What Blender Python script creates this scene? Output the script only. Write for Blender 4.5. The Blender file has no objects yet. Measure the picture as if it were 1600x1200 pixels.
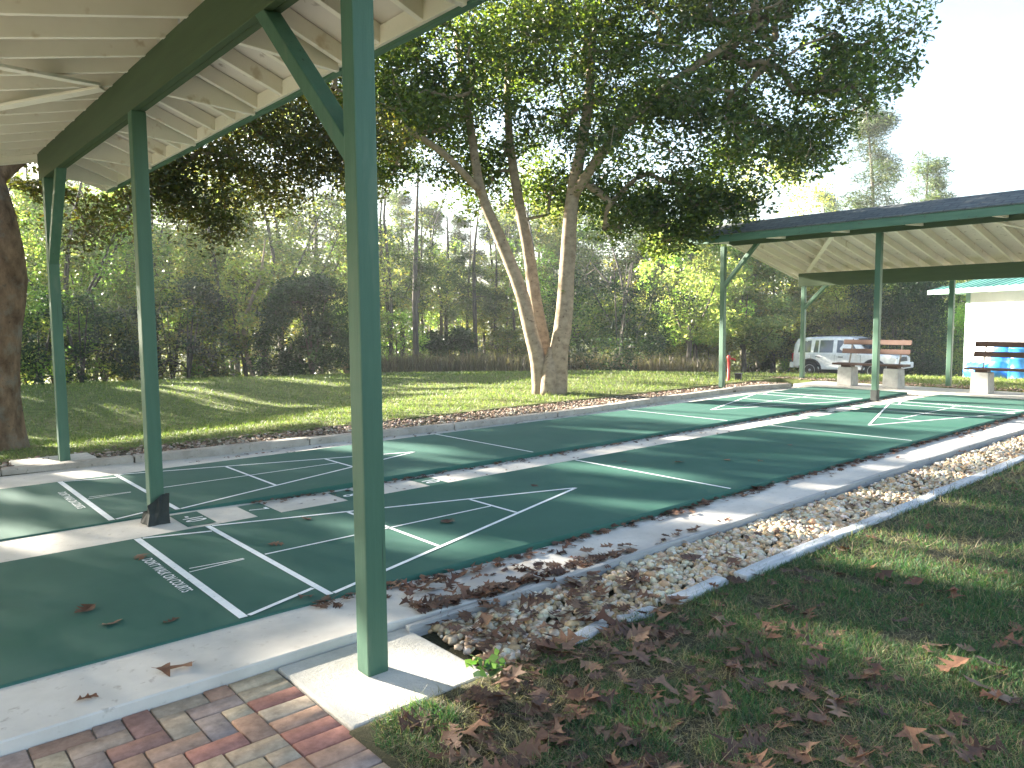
import bpy, bmesh, math, random
import numpy as np
from mathutils import Vector, Matrix
PI = math.pi
R = math.radians
rnd = random.Random(7)
rng = np.random.default_rng(11)
scene = bpy.context.scene
col = scene.collection

# ------------------------------------------------------------------ sun
SUN_AZ, SUN_EL = R(107.5), R(16.5)
SDIR = np.array([math.cos(SUN_EL)*math.cos(SUN_AZ), math.cos(SUN_EL)*math.sin(SUN_AZ), math.sin(SUN_EL)])
CAM = np.array([-1.3464, -3.5366, 1.4139])

# ------------------------------------------------------------------ materials
def new_mat(name):
    m = bpy.data.materials.new(name); m.use_nodes = True
    nt = m.node_tree
    return m, nt, nt.nodes['Principled BSDF']

def nd(nt, t, **k):
    n = nt.nodes.new(t)
    for a, v in k.items():
        if hasattr(n, a): setattr(n, a, v)
        else: n.inputs[a.replace('_', ' ')].default_value = v
    return n

def noise(nt, scale, detail=4, rough=.55, coord='Object', stretch=None):
    tc = nt.nodes.new('ShaderNodeTexCoord')
    src = tc.outputs[coord]
    if stretch:
        mp = nt.nodes.new('ShaderNodeMapping'); mp.inputs['Scale'].default_value = stretch
        nt.links.new(src, mp.inputs['Vector']); src = mp.outputs['Vector']
    n = nt.nodes.new('ShaderNodeTexNoise')
    n.inputs['Scale'].default_value = scale; n.inputs['Detail'].default_value = detail; n.inputs['Roughness'].default_value = rough
    nt.links.new(src, n.inputs['Vector'])
    return n.outputs['Fac']

def ramp(nt, fac, stops):
    r = nt.nodes.new('ShaderNodeValToRGB')
    el = r.color_ramp.elements
    el[0].position, el[0].color = stops[0][0], (*stops[0][1], 1)
    el[1].position, el[1].color = stops[-1][0], (*stops[-1][1], 1)
    for p, c in stops[1:-1]:
        e = el.new(p); e.color = (*c, 1)
    nt.links.new(fac, r.inputs['Fac'])
    return r.outputs['Color']

def mixc(nt, a, b, fac, mode='MIX'):
    m = nt.nodes.new('ShaderNodeMix'); m.data_type = 'RGBA'; m.blend_type = mode
    for v, i in ((a, 6), (b, 7), (fac, 0)):
        if hasattr(v, 'links') or hasattr(v, 'is_linked'): nt.links.new(v, m.inputs[i])
        elif i == 0: m.inputs[0].default_value = v
        else: m.inputs[i].default_value = (*v, 1)
    return m.outputs[2]

def bump(nt, bsdf, h, strength=.3, dist=.01):
    b = nt.nodes.new('ShaderNodeBump'); b.inputs['Strength'].default_value = strength; b.inputs['Distance'].default_value = dist
    nt.links.new(h, b.inputs['Height']); nt.links.new(b.outputs['Normal'], bsdf.inputs['Normal'])

def mottled(name, c1, c2, scale=6, rough=.7, stretch=None, bs=.25, bd=.004, spots=None, spot_scale=40, spec=.4, stain=None, stain_scale=1.3):
    m, nt, b = new_mat(name)
    f = noise(nt, scale, 6, .6, stretch=stretch)
    c = ramp(nt, f, [(.3, c1), (.7, c2)])
    if spots:
        f2 = noise(nt, spot_scale, 3, .6)
        k = ramp(nt, f2, [(.62, (0, 0, 0)), (.72, (1, 1, 1))])
        c = mixc(nt, c, spots, k)
    if stain:
        f3 = noise(nt, stain_scale, 5, .65)
        k = ramp(nt, f3, [(.5, (0, 0, 0)), (.68, (.8, .8, .8))])
        c = mixc(nt, c, stain, k)
    nt.links.new(c, b.inputs['Base Color'])
    b.inputs['Roughness'].default_value = rough
    b.inputs['Specular IOR Level'].default_value = spec
    fb = noise(nt, scale*8, 5, .7, stretch=stretch)
    bump(nt, b, fb, bs, bd)
    return m

def plain(name, c, rough=.5, metal=0, coat=0, spec=.5):
    m, nt, b = new_mat(name)
    f = noise(nt, 9, 5)
    cc = ramp(nt, f, [(.3, tuple(x*.86 for x in c)), (.7, tuple(min(1, x*1.1) for x in c))])
    nt.links.new(cc, b.inputs['Base Color'])
    b.inputs['Roughness'].default_value = rough; b.inputs['Metallic'].default_value = metal
    b.inputs['Coat Weight'].default_value = coat; b.inputs['Specular IOR Level'].default_value = spec
    return m

def attr_mat(name, rough=.7, translucent=0, tint=(1, 1, 1), spec=.4, bscale=0, bd=.003):
    m, nt, b = new_mat(name)
    a = nt.nodes.new('ShaderNodeAttribute'); a.attribute_name = 'Tone'
    c = a.outputs['Color']
    if bscale:
        f = noise(nt, bscale, 5, .65)
        c = mixc(nt, c, ramp(nt, f, [(.25, (.62, .6, .58)), (.75, (1.25, 1.25, 1.25))]), 1.0, 'MULTIPLY')
        bump(nt, b, noise(nt, bscale*3, 4, .7), .35, bd)
    nt.links.new(c, b.inputs['Base Color'])
    b.inputs['Roughness'].default_value = rough; b.inputs['Specular IOR Level'].default_value = spec
    if translucent:
        t = nt.nodes.new('ShaderNodeBsdfTranslucent')
        tc = mixc(nt, c, tint, 1.0, 'MULTIPLY')
        nt.links.new(tc, t.inputs['Color'])
        mx = nt.nodes.new('ShaderNodeMixShader'); mx.inputs['Fac'].default_value = translucent
        nt.links.new(b.outputs['BSDF'], mx.inputs[1]); nt.links.new(t.outputs['BSDF'], mx.inputs[2])
        nt.links.new(mx.outputs['Shader'], nt.nodes['Material Output'].inputs['Surface'])
    return m

M = {}
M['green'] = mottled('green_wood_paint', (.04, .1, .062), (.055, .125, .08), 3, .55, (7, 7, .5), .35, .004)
def cracked(m, c, stretch, lo, hi):
    nt = m.node_tree; b = nt.nodes['Principled BSDF']; src = b.inputs['Base Color'].links[0].from_socket
    k = ramp(nt, noise(nt, 1, 3, .5, stretch=stretch), [(lo, (1, 1, 1)), (hi, (0, 0, 0))])
    nt.links.new(mixc(nt, src, c, k), b.inputs['Base Color'])
cracked(M['green'], (.012, .022, .014), (38, 38, .9), .27, .31)
cracked(M['green'], (.075, .13, .085), (9, 9, 2.5), .3, .4)
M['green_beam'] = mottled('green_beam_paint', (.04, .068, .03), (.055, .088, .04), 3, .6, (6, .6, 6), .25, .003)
M['fascia'] = mottled('green_fascia_paint', (.055, .13, .085), (.085, .175, .12), 3, .6, (6, .7, 6), .3, .003, (.06, .1, .07), 14)
M['white'] = mottled('cream_wood_paint', (.76, .71, .61), (.84, .8, .71), 2.2, .7, (1.2, 1.2, 1.2), .2, .003, (.6, .52, .4), 7)
M['deck'] = mottled('painted_plywood', (.62, .57, .51), (.74, .69, .62), 2.0, .8, None, .2, .002, (.33, .28, .23), 9)
M['court'] = mottled('court_paint', (.032, .1, .078), (.043, .119, .092), 2.2, .75, None, .25, .0015, (.035, .12, .095), 190, .18, (.024, .1, .07), .9)
_b = M['court'].node_tree.nodes['Principled BSDF']; _b.inputs['Sheen Weight'].default_value = .0; _b.inputs['Sheen Roughness'].default_value = .6; _b.inputs['Sheen Tint'].default_value = (1, .95, .85, 1)
M['line'] = mottled('white_line_paint', (.66, .7, .72), (.8, .82, .83), 14, .7, None, .15, .001, (.45, .52, .5), 42)
M['concrete'] = mottled('pale_concrete', (.5, .47, .42), (.62, .585, .53), 3.5, .85, None, .3, .002, (.42, .38, .33), 26, .3, (.43, .4, .36), 1.1)
M['pad'] = mottled('exposed_concrete', (.4, .38, .33), (.54, .51, .45), 9, .9, None, .8, .006, (.34, .31, .26), 60, .3)
M['kerb'] = mottled('weathered_kerb', (.27, .24, .2), (.42, .38, .33), 5, .9, None, .5, .006, (.16, .13, .1), 16, .3)
M['edging'] = mottled('grey_edging', (.27, .27, .265), (.39, .39, .38), 6, .8, (.5, 8, 8), .4, .004, (.2, .17, .14), 18, .3)
M['timber'] = mottled('peeling_white_timber', (.36, .38, .4), (.58, .6, .62), 7, .8, (.6, 7, 7), .7, .008, (.3, .27, .24), 15, .3)
M['brick'] = attr_mat('clay_paver', .85, bscale=24, spec=.25)
M['mortar'] = mottled('paver_sand', (.16, .13, .1), (.25, .21, .17), 20, .95)
M['stone'] = attr_mat('river_stone', .6, bscale=50, spec=.35, bd=.001)
M['chip'] = attr_mat('mulch_chip', .9, bscale=30, spec=.2)
M['grass'] = attr_mat('grass_blade', .55, .35, (1.4, 1.7, .7), .3)
M['leaf'] = attr_mat('tree_leaf', .38, .54, (2.2, 2.0, .65), .65)
M['wood_leaf'] = attr_mat('woodland_leaf', .42, .54, (1.75, 1.75, .75), .6)
M['needle'] = attr_mat('pine_needle', .45, .4, (1.7, 1.7, 1.0), .4)
M['bark'] = mottled('oak_bark', (.1, .062, .036), (.34, .23, .145), 6, .95, (1.6, 1.6, .8), 1.0, .05, (.07, .045, .028), 16, .2, (.27, .25, .2), 4)
M['bark_pale'] = mottled('pale_bark', (.21, .16, .11), (.43, .34, .24), 5, .95, (1.6, 1.6, 2.2), .9, .025, (.13, .09, .06), 13, .2)
M['bark_grey'] = mottled('grey_bark', (.06, .052, .043), (.15, .13, .105), 6, .95, (2, 2, .4), .8, .02)
M['shingle'] = None
M['rubber'] = mottled('black_rubber', (.012, .016, .014), (.03, .036, .032), 8, .7, None, .5, .01)
M['wallw'] = mottled('white_stucco', (.78, .76, .72), (.84, .82, .78), 5, .85, None, .3, .002)
M['metalroof'] = plain('green_metal_roof', (.16, .36, .3), .35, .2)
M['trimgreen'] = plain('pale_green_trim', (.28, .42, .34), .55)
M['redwood'] = mottled('stained_bench_wood', (.06, .029, .02), (.09, .047, .032), 4, .65, (5, .6, 5), .4, .004)
M['block'] = mottled('grey_cast_concrete', (.3, .29, .27), (.42, .41, .38), 9, .9, None, .5, .004, (.22, .2, .18), 30)
M['steel'] = plain('dark_steel', (.07, .06, .055), .55, .6)
M['silver'] = plain('silver_car_paint', (.8, .8, .8), .3, .1, .6)
M['glass'] = plain('tinted_glass', (.035, .05, .07), .06, 0, .3, .8)
M['tyre'] = plain('tyre_rubber', (.018, .018, .018), .85)
M['alloy'] = plain('alloy_rim', (.5, .5, .5), .35, .8)
M['blacktrim'] = plain('black_plastic', (.02, .02, .022), .6)
M['lamp'] = plain('clear_lamp', (.7, .72, .75), .12, .3, .6)
M['redlamp'] = plain('red_lamp', (.35, .02, .02), .25, 0, .4)
M['blue'] = plain('blue_plastic', (.03, .22, .62), .35, 0, .2)
M['redpaint'] = plain('red_paint', (.42, .03, .03), .5)
M['hose'] = plain('salmon_hose', (.62, .3, .2), .6)
M['gravelroad'] = mottled('sandy_gravel', (.36, .33, .29), (.5, .47, .42), 12, .95, None, .5, .01, (.25, .22, .18), 50)
M['dryleaf'] = None

def shingle_mat():
    m, nt, b = new_mat('asphalt_shingle')
    tc = nt.nodes.new('ShaderNodeTexCoord'); mp = nt.nodes.new('ShaderNodeMapping')
    mp.inputs['Rotation'].default_value = (0, 0, R(90))
    nt.links.new(tc.outputs['Object'], mp.inputs['Vector'])
    br = nt.nodes.new('ShaderNodeTexBrick'); br.inputs['Scale'].default_value = 1
    br.inputs['Brick Width'].default_value = .3; br.inputs['Row Height'].default_value = .13; br.inputs['Mortar Size'].default_value = .008
    br.inputs['Color1'].default_value = (.085, .1, .105, 1); br.inputs['Color2'].default_value = (.125, .14, .145, 1); br.inputs['Mortar'].default_value = (.045, .05, .055, 1)
    nt.links.new(mp.outputs['Vector'], br.inputs['Vector'])
    c = mixc(nt, br.outputs['Color'], ramp(nt, noise(nt, 14, 6, .7), [(.3, (.6, .6, .6)), (.7, (1.35, 1.3, 1.2))]), 1.0, 'MULTIPLY')
    nt.links.new(c, b.inputs['Base Color']); b.inputs['Roughness'].default_value = .9
    bump(nt, b, br.outputs['Fac'], -.5, .01)
    return m
M['shingle'] = shingle_mat()

def dryleaf_mat():
    m, nt, b = new_mat('dry_oak_leaf')
    oi = nt.nodes.new('ShaderNodeObjectInfo')
    c = ramp(nt, oi.outputs['Random'], [(0, (.075, .035, .02)), (.35, (.16, .075, .042)), (.6, (.21, .115, .07)), (.85, (.24, .16, .11)), (1, (.12, .06, .045))])
    c = mixc(nt, c, ramp(nt, noise(nt, 28, 5, .65), [(.3, (.55, .5, .48)), (.7, (1.25, 1.2, 1.15))]), 1.0, 'MULTIPLY')
    nt.links.new(c, b.inputs['Base Color']); b.inputs['Roughness'].default_value = .6
    t = nt.nodes.new('ShaderNodeBsdfTranslucent'); nt.links.new(mixc(nt, c, (1.6, 1.1, .7), 1.0, 'MULTIPLY'), t.inputs['Color'])
    mx = nt.nodes.new('ShaderNodeMixShader'); mx.inputs['Fac'].default_value = .2
    nt.links.new(b.outputs['BSDF'], mx.inputs[1]); nt.links.new(t.outputs['BSDF'], mx.inputs[2])
    nt.links.new(mx.outputs['Shader'], nt.nodes['Material Output'].inputs['Surface'])
    return m
M['dryleaf'] = dryleaf_mat()
M['litter'] = attr_mat('leaf_litter', .7, .15, (1.5, 1.1, .7), .3)

def ground_mat():
    m, nt, b = new_mat('lawn_ground')
    f = noise(nt, .5, 6, .6); f2 = noise(nt, 9, 6, .7); f3 = noise(nt, 60, 4, .7)
    g = ramp(nt, f, [(.35, (.12, .15, .05)), (.55, (.15, .175, .06)), (.7, (.21, .2, .09))])
    s = ramp(nt, f2, [(.35, (.55, .55, .5)), (.7, (1.3, 1.3, 1.2))])
    c = mixc(nt, g, s, 1.0, 'MULTIPLY')
    c = mixc(nt, c, (.13, .095, .06), ramp(nt, f3, [(.55, (0, 0, 0)), (.75, (.6, .6, .6))]))
    nt.links.new(c, b.inputs['Base Color']); b.inputs['Roughness'].default_value = .95; b.inputs['Specular IOR Level'].default_value = .15
    bump(nt, b, f3, .9, .03)
    return m
M['ground'] = ground_mat()
M['soil'] = mottled('dark_soil', (.042, .045, .024), (.085, .078, .045), 12, .95, None, .8, .02, (.17, .13, .09), 60, .2)

# ------------------------------------------------------------------ object helpers
def link(o, parent=None):
    col.objects.link(o)
    if parent is not None: o.parent = parent
    return o

def tag(o, label=None, cat=None, group=None, kind=None):
    if label: o['label'] = label
    if cat: o['category'] = cat
    if group: o['group'] = group
    if kind: o['kind'] = kind
    return o

def thing(name, label, cat, loc=(0, 0, 0), rz=0, group=None):
    o = bpy.data.objects.new(name, None); o.location = loc; o.rotation_euler = (0, 0, rz); o.empty_display_size = .2
    link(o); return tag(o, label, cat, group)

class MB:
    def __init__(s): s.v = []; s.f = []
    def add(s, verts, faces):
        n = len(s.v); s.v += [tuple(p) for p in verts]; s.f += [tuple(i+n for i in f) for f in faces]
        return s
    def box(s, c, size, mat=None):
        x, y, z = [d/2 for d in size]
        vs = [Vector((a*x, b*y, d*z)) for a in (-1, 1) for b in (-1, 1) for d in (-1, 1)]
        if mat is not None: vs = [mat @ p for p in vs]
        vs = [p+Vector(c) for p in vs]
        return s.add(vs, [(0, 1, 3, 2), (4, 6, 7, 5), (0, 4, 5, 1), (2, 3, 7, 6), (0, 2, 6, 4), (1, 5, 7, 3)])
    def box2(s, lo, hi):
        return s.box([(a+b)/2 for a, b in zip(lo, hi)], [abs(b-a) for a, b in zip(lo, hi)])
    def beam(s, a, b, w, h, up=(0, 0, 1)):
        a, b = Vector(a), Vector(b); d = (b-a).normalized(); r = d.cross(Vector(up)).normalized(); u = r.cross(d)
        vs = [p+r*(i*w/2)+u*(j*h/2) for p in (a, b) for i in (-1, 1) for j in (-1, 1)]
        return s.add(vs, [(0, 1, 3, 2), (4, 6, 7, 5), (0, 4, 5, 1), (2, 3, 7, 6), (0, 2, 6, 4), (1, 5, 7, 3)])
    def prism(s, poly, axis, a, b):
        # poly: 2D points in the plane perpendicular to axis
        n = len(poly)
        def p3(p, t):
            if axis == 0: return (t, p[0], p[1])
            if axis == 1: return (p[0], t, p[1])
            return (p[0], p[1], t)
        vs = [p3(p, a) for p in poly]+[p3(p, b) for p in poly]
        fs = [tuple(range(n)), tuple(range(2*n-1, n-1, -1))]+[(i, n+i, n+(i+1) % n, (i+1) % n) for i in range(n)]
        return s.add(vs, fs)
    def tube(s, pts, radii, n=8, cap=True, jit=0):
        pts = [Vector(p) for p in pts]; k = len(pts); vs = []
        ref = Vector((.31, .87, .39))
        for i, p in enumerate(pts):
            d = (pts[min(i+1, k-1)]-pts[max(i-1, 0)]).normalized()
            a = d.cross(ref)
            if a.length < .1: a = d.cross(Vector((1, 0, 0)))
            a.normalize(); b = d.cross(a)
            for j in range(n):
                t = 2*PI*j/n; rr = radii[i]*(1+(rnd.uniform(-jit, jit) if jit else 0))
                vs.append(p+a*(math.cos(t)*rr)+b*(math.sin(t)*rr))
        fs = [(i*n+j, i*n+(j+1) % n, (i+1)*n+(j+1) % n, (i+1)*n+j) for i in range(k-1) for j in range(n)]
        if cap: fs += [tuple(range(n-1, -1, -1)), tuple((k-1)*n+j for j in range(n))]
        return s.add(vs, fs)
    def lathe(s, prof, n=24, c=(0, 0, 0), mat=None):
        vs = []; k = len(prof)
        for r, z in prof:
            for j in range(n):
                t = 2*PI*j/n; p = Vector((r*math.cos(t), r*math.sin(t), z))
                if mat is not None: p = mat @ p
                vs.append(p+Vector(c))
        fs = [(i*n+j, i*n+(j+1) % n, (i+1)*n+(j+1) % n, (i+1)*n+j) for i in range(k-1) for j in range(n)]
        fs += [tuple(range(n-1, -1, -1)), tuple((k-1)*n+j for j in range(n))]
        return s.add(vs, fs)
    def build(s, name, mat, parent=None, bevel=0, smooth=False, loc=None):
        me = bpy.data.meshes.new(name); me.from_pydata(s.v, [], s.f); me.materials.append(mat)
        bm = bmesh.new(); bm.from_mesh(me); bmesh.ops.recalc_face_normals(bm, faces=bm.faces)
        if bevel:
            bmesh.ops.bevel(bm, geom=[e for e in bm.edges if len(e.link_faces) == 2 and e.calc_face_angle(0) > .5], offset=bevel, segments=2, affect='EDGES', profile=.6, clamp_overlap=True)
        bm.to_mesh(me); bm.free()
        if smooth: me.polygons.foreach_set('use_smooth', [True]*len(me.polygons))
        o = bpy.data.objects.new(name, me)
        if loc: o.location = loc
        return link(o, parent)

def np_mesh(name, verts, faces, mat, tone=None, parent=None, smooth=False):
    """verts (N,3); faces (F,k) all of one size; tone (F,3)"""
    me = bpy.data.meshes.new(name); F, k = faces.shape
    me.vertices.add(len(verts)); me.vertices.foreach_set('co', np.ascontiguousarray(verts, dtype=np.float32).ravel())
    me.loops.add(F*k); me.loops.foreach_set('vertex_index', np.ascontiguousarray(faces, dtype=np.int32).ravel())
    me.polygons.add(F); me.polygons.foreach_set('loop_start', np.arange(0, F*k, k, dtype=np.int32))
    if smooth: me.polygons.foreach_set('use_smooth', np.ones(F, dtype=bool))
    me.update(calc_edges=True); me.materials.append(mat)
    if tone is not None:
        a = me.attributes.new('Tone', 'FLOAT_COLOR', 'FACE')
        c = np.ones((F, 4), dtype=np.float32); c[:, :3] = tone
        a.data.foreach_set('color', c.ravel())
    o = bpy.data.objects.new(name, me)
    return link(o, parent)

def vnoise(x, y, seed=0):
    xi = np.floor(x).astype(np.int64); yi = np.floor(y).astype(np.int64); fx = x-xi; fy = y-yi
    fx = fx*fx*(3-2*fx); fy = fy*fy*(3-2*fy)
    def h(a, b):
        n = (a*374761393+b*668265263+seed*974634777) & 0x7fffffff
        n = ((n ^ (n >> 13))*1274126177) & 0x7fffffff
        return ((n ^ (n >> 16)) & 0xffff)/65535.0
    return (h(xi, yi)*(1-fx)+h(xi+1, yi)*fx)*(1-fy)+(h(xi, yi+1)*(1-fx)+h(xi+1, yi+1)*fx)*fy

def sstep(a, b, x):
    t = np.clip((x-a)/(b-a), 0, 1); return t*t*(3-2*t)

# ------------------------------------------------------------------ terrain
def H(x, y):
    x = np.asarray(x, float); y = np.asarray(y, float)
    r = np.hypot(x-CAM[0], y-CAM[1])
    z = .03+.05*(vnoise(x*.35+9, y*.35+4, 3)-.5)*sstep(6, 9, y)
    z = z-(.067+.013*sstep(14, 24, x))*np.where(r < 18, 0, np.where(r < 22, (r-18)**2/8, r-20))*(1-sstep(60, 110, r)*0)
    z = np.maximum(z, -3.6)
    z = z-.36*np.exp(-((y-10.2-.08*x)/2.6)**2)*(1-sstep(4, 11, x))
    right = (y < -1.16) & (x > -.09)
    z = np.where(right, -.05+.03*(vnoise(x*1.3, y*1.3, 5)-.5)-.03*sstep(-2, -7, y), z)
    z = np.where((y > -1.16) & (y < 5.7) & (x > -5.2) & (x < 14.85), -.14, z)
    z = np.where((y > -7) & (y < -.4) & (x < -.09) & (x > -5.2), -.14, z)
    z = np.where((y <= -.4) & (x <= -5.2), -.05, z)
    return z

def H1(x, y): return float(H(np.array([x]), np.array([y]))[0])

def axis_coords(fine_lo, fine_hi, step, extra, far):
    a = list(np.arange(fine_lo, fine_hi+1e-6, step))
    d = step; v = fine_hi
    while v < far: d *= 1.25; v += d; a.append(v)
    d = step; v = fine_lo
    while v > -far: d *= 1.25; v -= d; a.append(v)
    return np.unique(np.round(np.array(a+extra), 4))
gx = axis_coords(-4, 32, .3, [-.1, -.08, 14.83, 14.87, -2.48, -2.52], 500)
gy = axis_coords(-9, 30, .3, [-1.15, -1.17, 5.68, 5.72, -.38, -.42], 500)
X, Y = np.meshgrid(gx, gy); Z = H(X, Y)
nx, ny = len(gx), len(gy)
idx = np.arange(nx*ny).reshape(ny, nx)
gf = np.stack([idx[:-1, :-1], idx[:-1, 1:], idx[1:, 1:], idx[1:, :-1]], -1).reshape(-1, 4)
gro = np_mesh('ground', np.stack([X, Y, Z], -1).reshape(-1, 3), gf, M['ground'], smooth=True)
gro.data.materials.append(M['soil'])
_c = np.stack([X, Y], -1); _cx = (X[:-1, :-1]+X[1:, 1:])/2; _cy = (Y[:-1, :-1]+Y[1:, 1:])/2
gro.data.polygons.foreach_set('material_index', ((_cy < -1.1) & (_cx > -4) & (_cx < 16)).astype(np.int32).ravel())
tag(gro, kind='structure')

# bare soil strip under the right-hand gravel and beside the pad
b = MB().box2((.5, -1.15, -.16), (14.8, -.55, -.085)); tag(b.build('soil', M['soil']), kind='structure')
b = MB().box2((-2.4, 4.95, -.12), (13.7, 5.7, -.01)); tag(b.build('gravel_bed', M['soil']), kind='structure')

# ------------------------------------------------------------------ courts
FT = .3048; W = 1.797; HW = W/2; L7 = 1.5*FT; S3 = 3*FT; LT = 39*FT
def ZC(x): return -.011-.034*float(sstep(.2, 1.6, x))
def path():
    xs = [-5, -2.4, -1, 0, .2, .4, .545, .7, .9, 1.1, 1.3, 1.6, 3, 6, 9, 13.72]; m = MB(); V = []  # unseen low-x stretch added to bounce sunlight up onto the shelter ceiling
    for x in xs:
        y0 = -.492 if x < .55 else -.5
        V += [(x, y0, -.2), (x, y0, ZC(x)-.006), (x, y0+.006, ZC(x)), (x, 5.0, ZC(x)), (x, 5.0, -.2)]
    F = [(k*5+q, k*5+(q+1) % 5, k*5+5+(q+1) % 5, k*5+5+q) for k in range(len(xs)-1) for q in range(5)]
    F += [(0, 1, 2, 3, 4), tuple(len(V)-5+q for q in (4, 3, 2, 1, 0))]
    tag(m.add(V, F).build('concrete_path', M['concrete']), kind='structure')
path()
b = MB().box2((13.74, -1.6, -.2), (14.83, 4.75, .02)); tag(b.build('pavement', M['concrete'], bevel=.01), kind='structure')

def strip(mb, p, q, w, z=.0035):
    p, q = Vector((*p, 0)), Vector((*q, 0)); d = (q-p).normalized(); n = Vector((-d.y, d.x, 0))*(w/2)
    mb.add([(*(a.xy), z) for a in (p-n, q-n, q+n, p+n)], [(0, 1, 2, 3)])

def text_mesh(name, s, size, sx, mat, parent, M4, z=.0045):
    cu = bpy.data.curves.new(name, 'FONT'); cu.body = s; cu.size = size; cu.align_x = 'CENTER'; cu.align_y = 'CENTER'; cu.offset = size*.012
    tmp = bpy.data.objects.new(name, cu); col.objects.link(tmp)
    dg = bpy.context.evaluated_depsgraph_get()
    me = bpy.data.meshes.new_from_object(tmp.evaluated_get(dg)); bpy.data.objects.remove(tmp)
    me.transform(M4 @ Matrix.Diagonal((sx, 1, 1, 1)))
    for v in me.vertices: v.co.z = z
    me.materials.clear(); me.materials.append(mat); me.name = name
    o = bpy.data.objects.new(name, me); return link(o, parent)

def half(x): return HW*(1-(x-L7)/(9*FT))

def court(y0, label):
    t = thing('shuffleboard_court', label, 'shuffleboard court', (0, y0, 0), 0, 'shuffleboard courts side by side')
    MB().box2((-1.98, -.035, -.12), (13.68, W+.035, 0)).build('slab', M['court'], t, bevel=.012)
    for f in (lambda x: x, lambda x: LT-x):
        m = MB(); P = lambda x, y: (f(x), y)
        strip(m, P(0, .0), P(0, W), .043); strip(m, P(L7, .0), P(L7, W), .037)
        m.build('base_line', M['line'], t)
        m = MB()
        for sg in (0, 1):
            yy = lambda y: y if sg == 0 else W-y
            strip(m, P(.03, yy(.012)), P(L7-.025, yy(.15)), .028, .0032)
            strip(m, P(L7+.025, yy(.012)), P(L7+9*FT, yy(HW)), .028, .0032)
        for k in (1, 2):
            x = L7+k*S3; h = half(x)-.02; strip(m, P(x, HW-h), P(x, HW+h), .026, .0030)
        strip(m, P(L7+.03, HW), P(L7+2*S3-.015, HW), .02, .0030)
        strip(m, P(.05, HW+.035), P(L7-.1, HW+.008), .011, .0030); strip(m, P(.03, HW-.03), P(L7-.1, HW-.006), .011, .0028)
        m.build('scoring_triangle', M['line'], t)
        m = MB(); x = 13.5*FT; strip(m, P(x, 0), P(x, W), .026); m.build('dead_line', M['line'], t)
    text_mesh('lettering', "DON'T WALK ON COURTS", .082, .74, M['line'], t, Matrix(((0, 1, 0, -.085), (-1, 0, 0, HW+.02), (0, 0, 1, 0), (0, 0, 0, 1))))
    text_mesh('lettering', "DON'T WALK ON COURTS", .082, .74, M['line'], t, Matrix(((0, -1, 0, LT+.085), (1, 0, 0, HW-.02), (0, 0, 1, 0), (0, 0, 0, 1))))
    return t
court(0, 'green shuffleboard court beside the pale stone gravel strip')
court(2.435, 'green shuffleboard court along the raised kerb and lawn, beyond the middle concrete path')

def panel(x, s, desc, far=False):
    t = thing('painted_number_panel', desc, 'number panel', (x, 2.125, ZC(x)), PI if far else 0, 'painted score panels on the middle path')
    m = MB(); m.add([(-.1, -.21, .003), (.1, -.21, .003), (.1, .21, .003), (-.1, .21, .003)], [(0, 1, 2, 3)]); m.build('panel', M['court'], t)
    text_mesh('numeral', s, .2, .75, M['line'], t, Matrix(((0, 1, 0, 0), (-1, 0, 0, 0), (0, 0, 1, 0), (0, 0, 0, 1))), .006)
for x, s in ((.46, '-10'), (.95, '7'), (1.75, '8'), (2.56, '10')):
    panel(x, s, f'green {s} panel on the path, in the row by the near shelter')
for x, s in ((.46, '-10'), (.95, '7'), (1.75, '8'), (2.56, '10')):
    panel(LT-x, s, f'green {s} panel on the path, in the row by the far shelter', True)

# kerb along the lawn side (joined blocks), and the far end
KP = [(-2.4, 5.12), (-.34, 5.08), (.8, 4.97), (2.7, 4.87), (4.7, 4.69), (6.6, 4.67), (8.3, 4.79), (10, 4.92), (11.8, 5.02), (12.8, 4.93), (13.5, 4.7)]
def kerb_pt(t):
    i = min(int(t), len(KP)-2); f = t-i; return Vector((KP[i][0]*(1-f)+KP[i+1][0]*f, KP[i][1]*(1-f)+KP[i+1][1]*f, 0))
m = MB()
for k in range(len(KP)-1):
    p, q = Vector((*KP[k], 0)), Vector((*KP[k+1], 0)); d = (q-p).normalized(); n = Vector((-d.y, d.x, 0))
    p = p+d*.006; q = q-d*.006
    hh = .045+rnd.uniform(-.008, .008); o = rnd.uniform(-.01, .01)
    vs = [a+n*s+Vector((0, 0, z)) for a in (p, q) for s, z in ((-.07+o, -.14), (-.07+o, hh), (.08+o, hh), (.08+o, -.14))]
    m.add(vs, [(0, 1, 2, 3), (7, 6, 5, 4), (0, 4, 5, 1), (1, 5, 6, 2), (2, 6, 7, 3), (3, 7, 4, 0)])
tag(m.build('kerb', M['kerb'], bevel=.012), kind='structure')

# thin edging board and white timbers on the near gravel strip
def long_board(name, pts, w, z0, z1, mat, label, cat, bev=.006, jag=0):
    m = MB(); vs = []; n = len(pts)
    for i, (x, y) in enumerate(pts):
        j = lambda: rnd.uniform(-jag, jag)
        vs += [(x, y-w/2+j(), z0), (x, y-w/2+j(), z1+j()), (x, y+w/2+j(), z1+j()), (x, y+w/2+j(), z0)]
    fs = [(0, 1, 2, 3), (4*n-1, 4*n-2, 4*n-3, 4*n-4)]
    for i in range(n-1):
        a = 4*i; fs += [(a+k, a+4+k, a+4+(k+1) % 4, a+(k+1) % 4) for k in range(4)]
    m.add(vs, fs); o = m.build(name, mat, bevel=bev)
    return tag(o, label, cat)
long_board('edging_board', [(.56+.5*i, -.53-.035*math.sin((i+6)*.23)) for i in range(27)], .034, -.14, -.022, M['edging'], 'thin grey edging board between the concrete path and the pale stone gravel', 'edging board', .004, .002)
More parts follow.
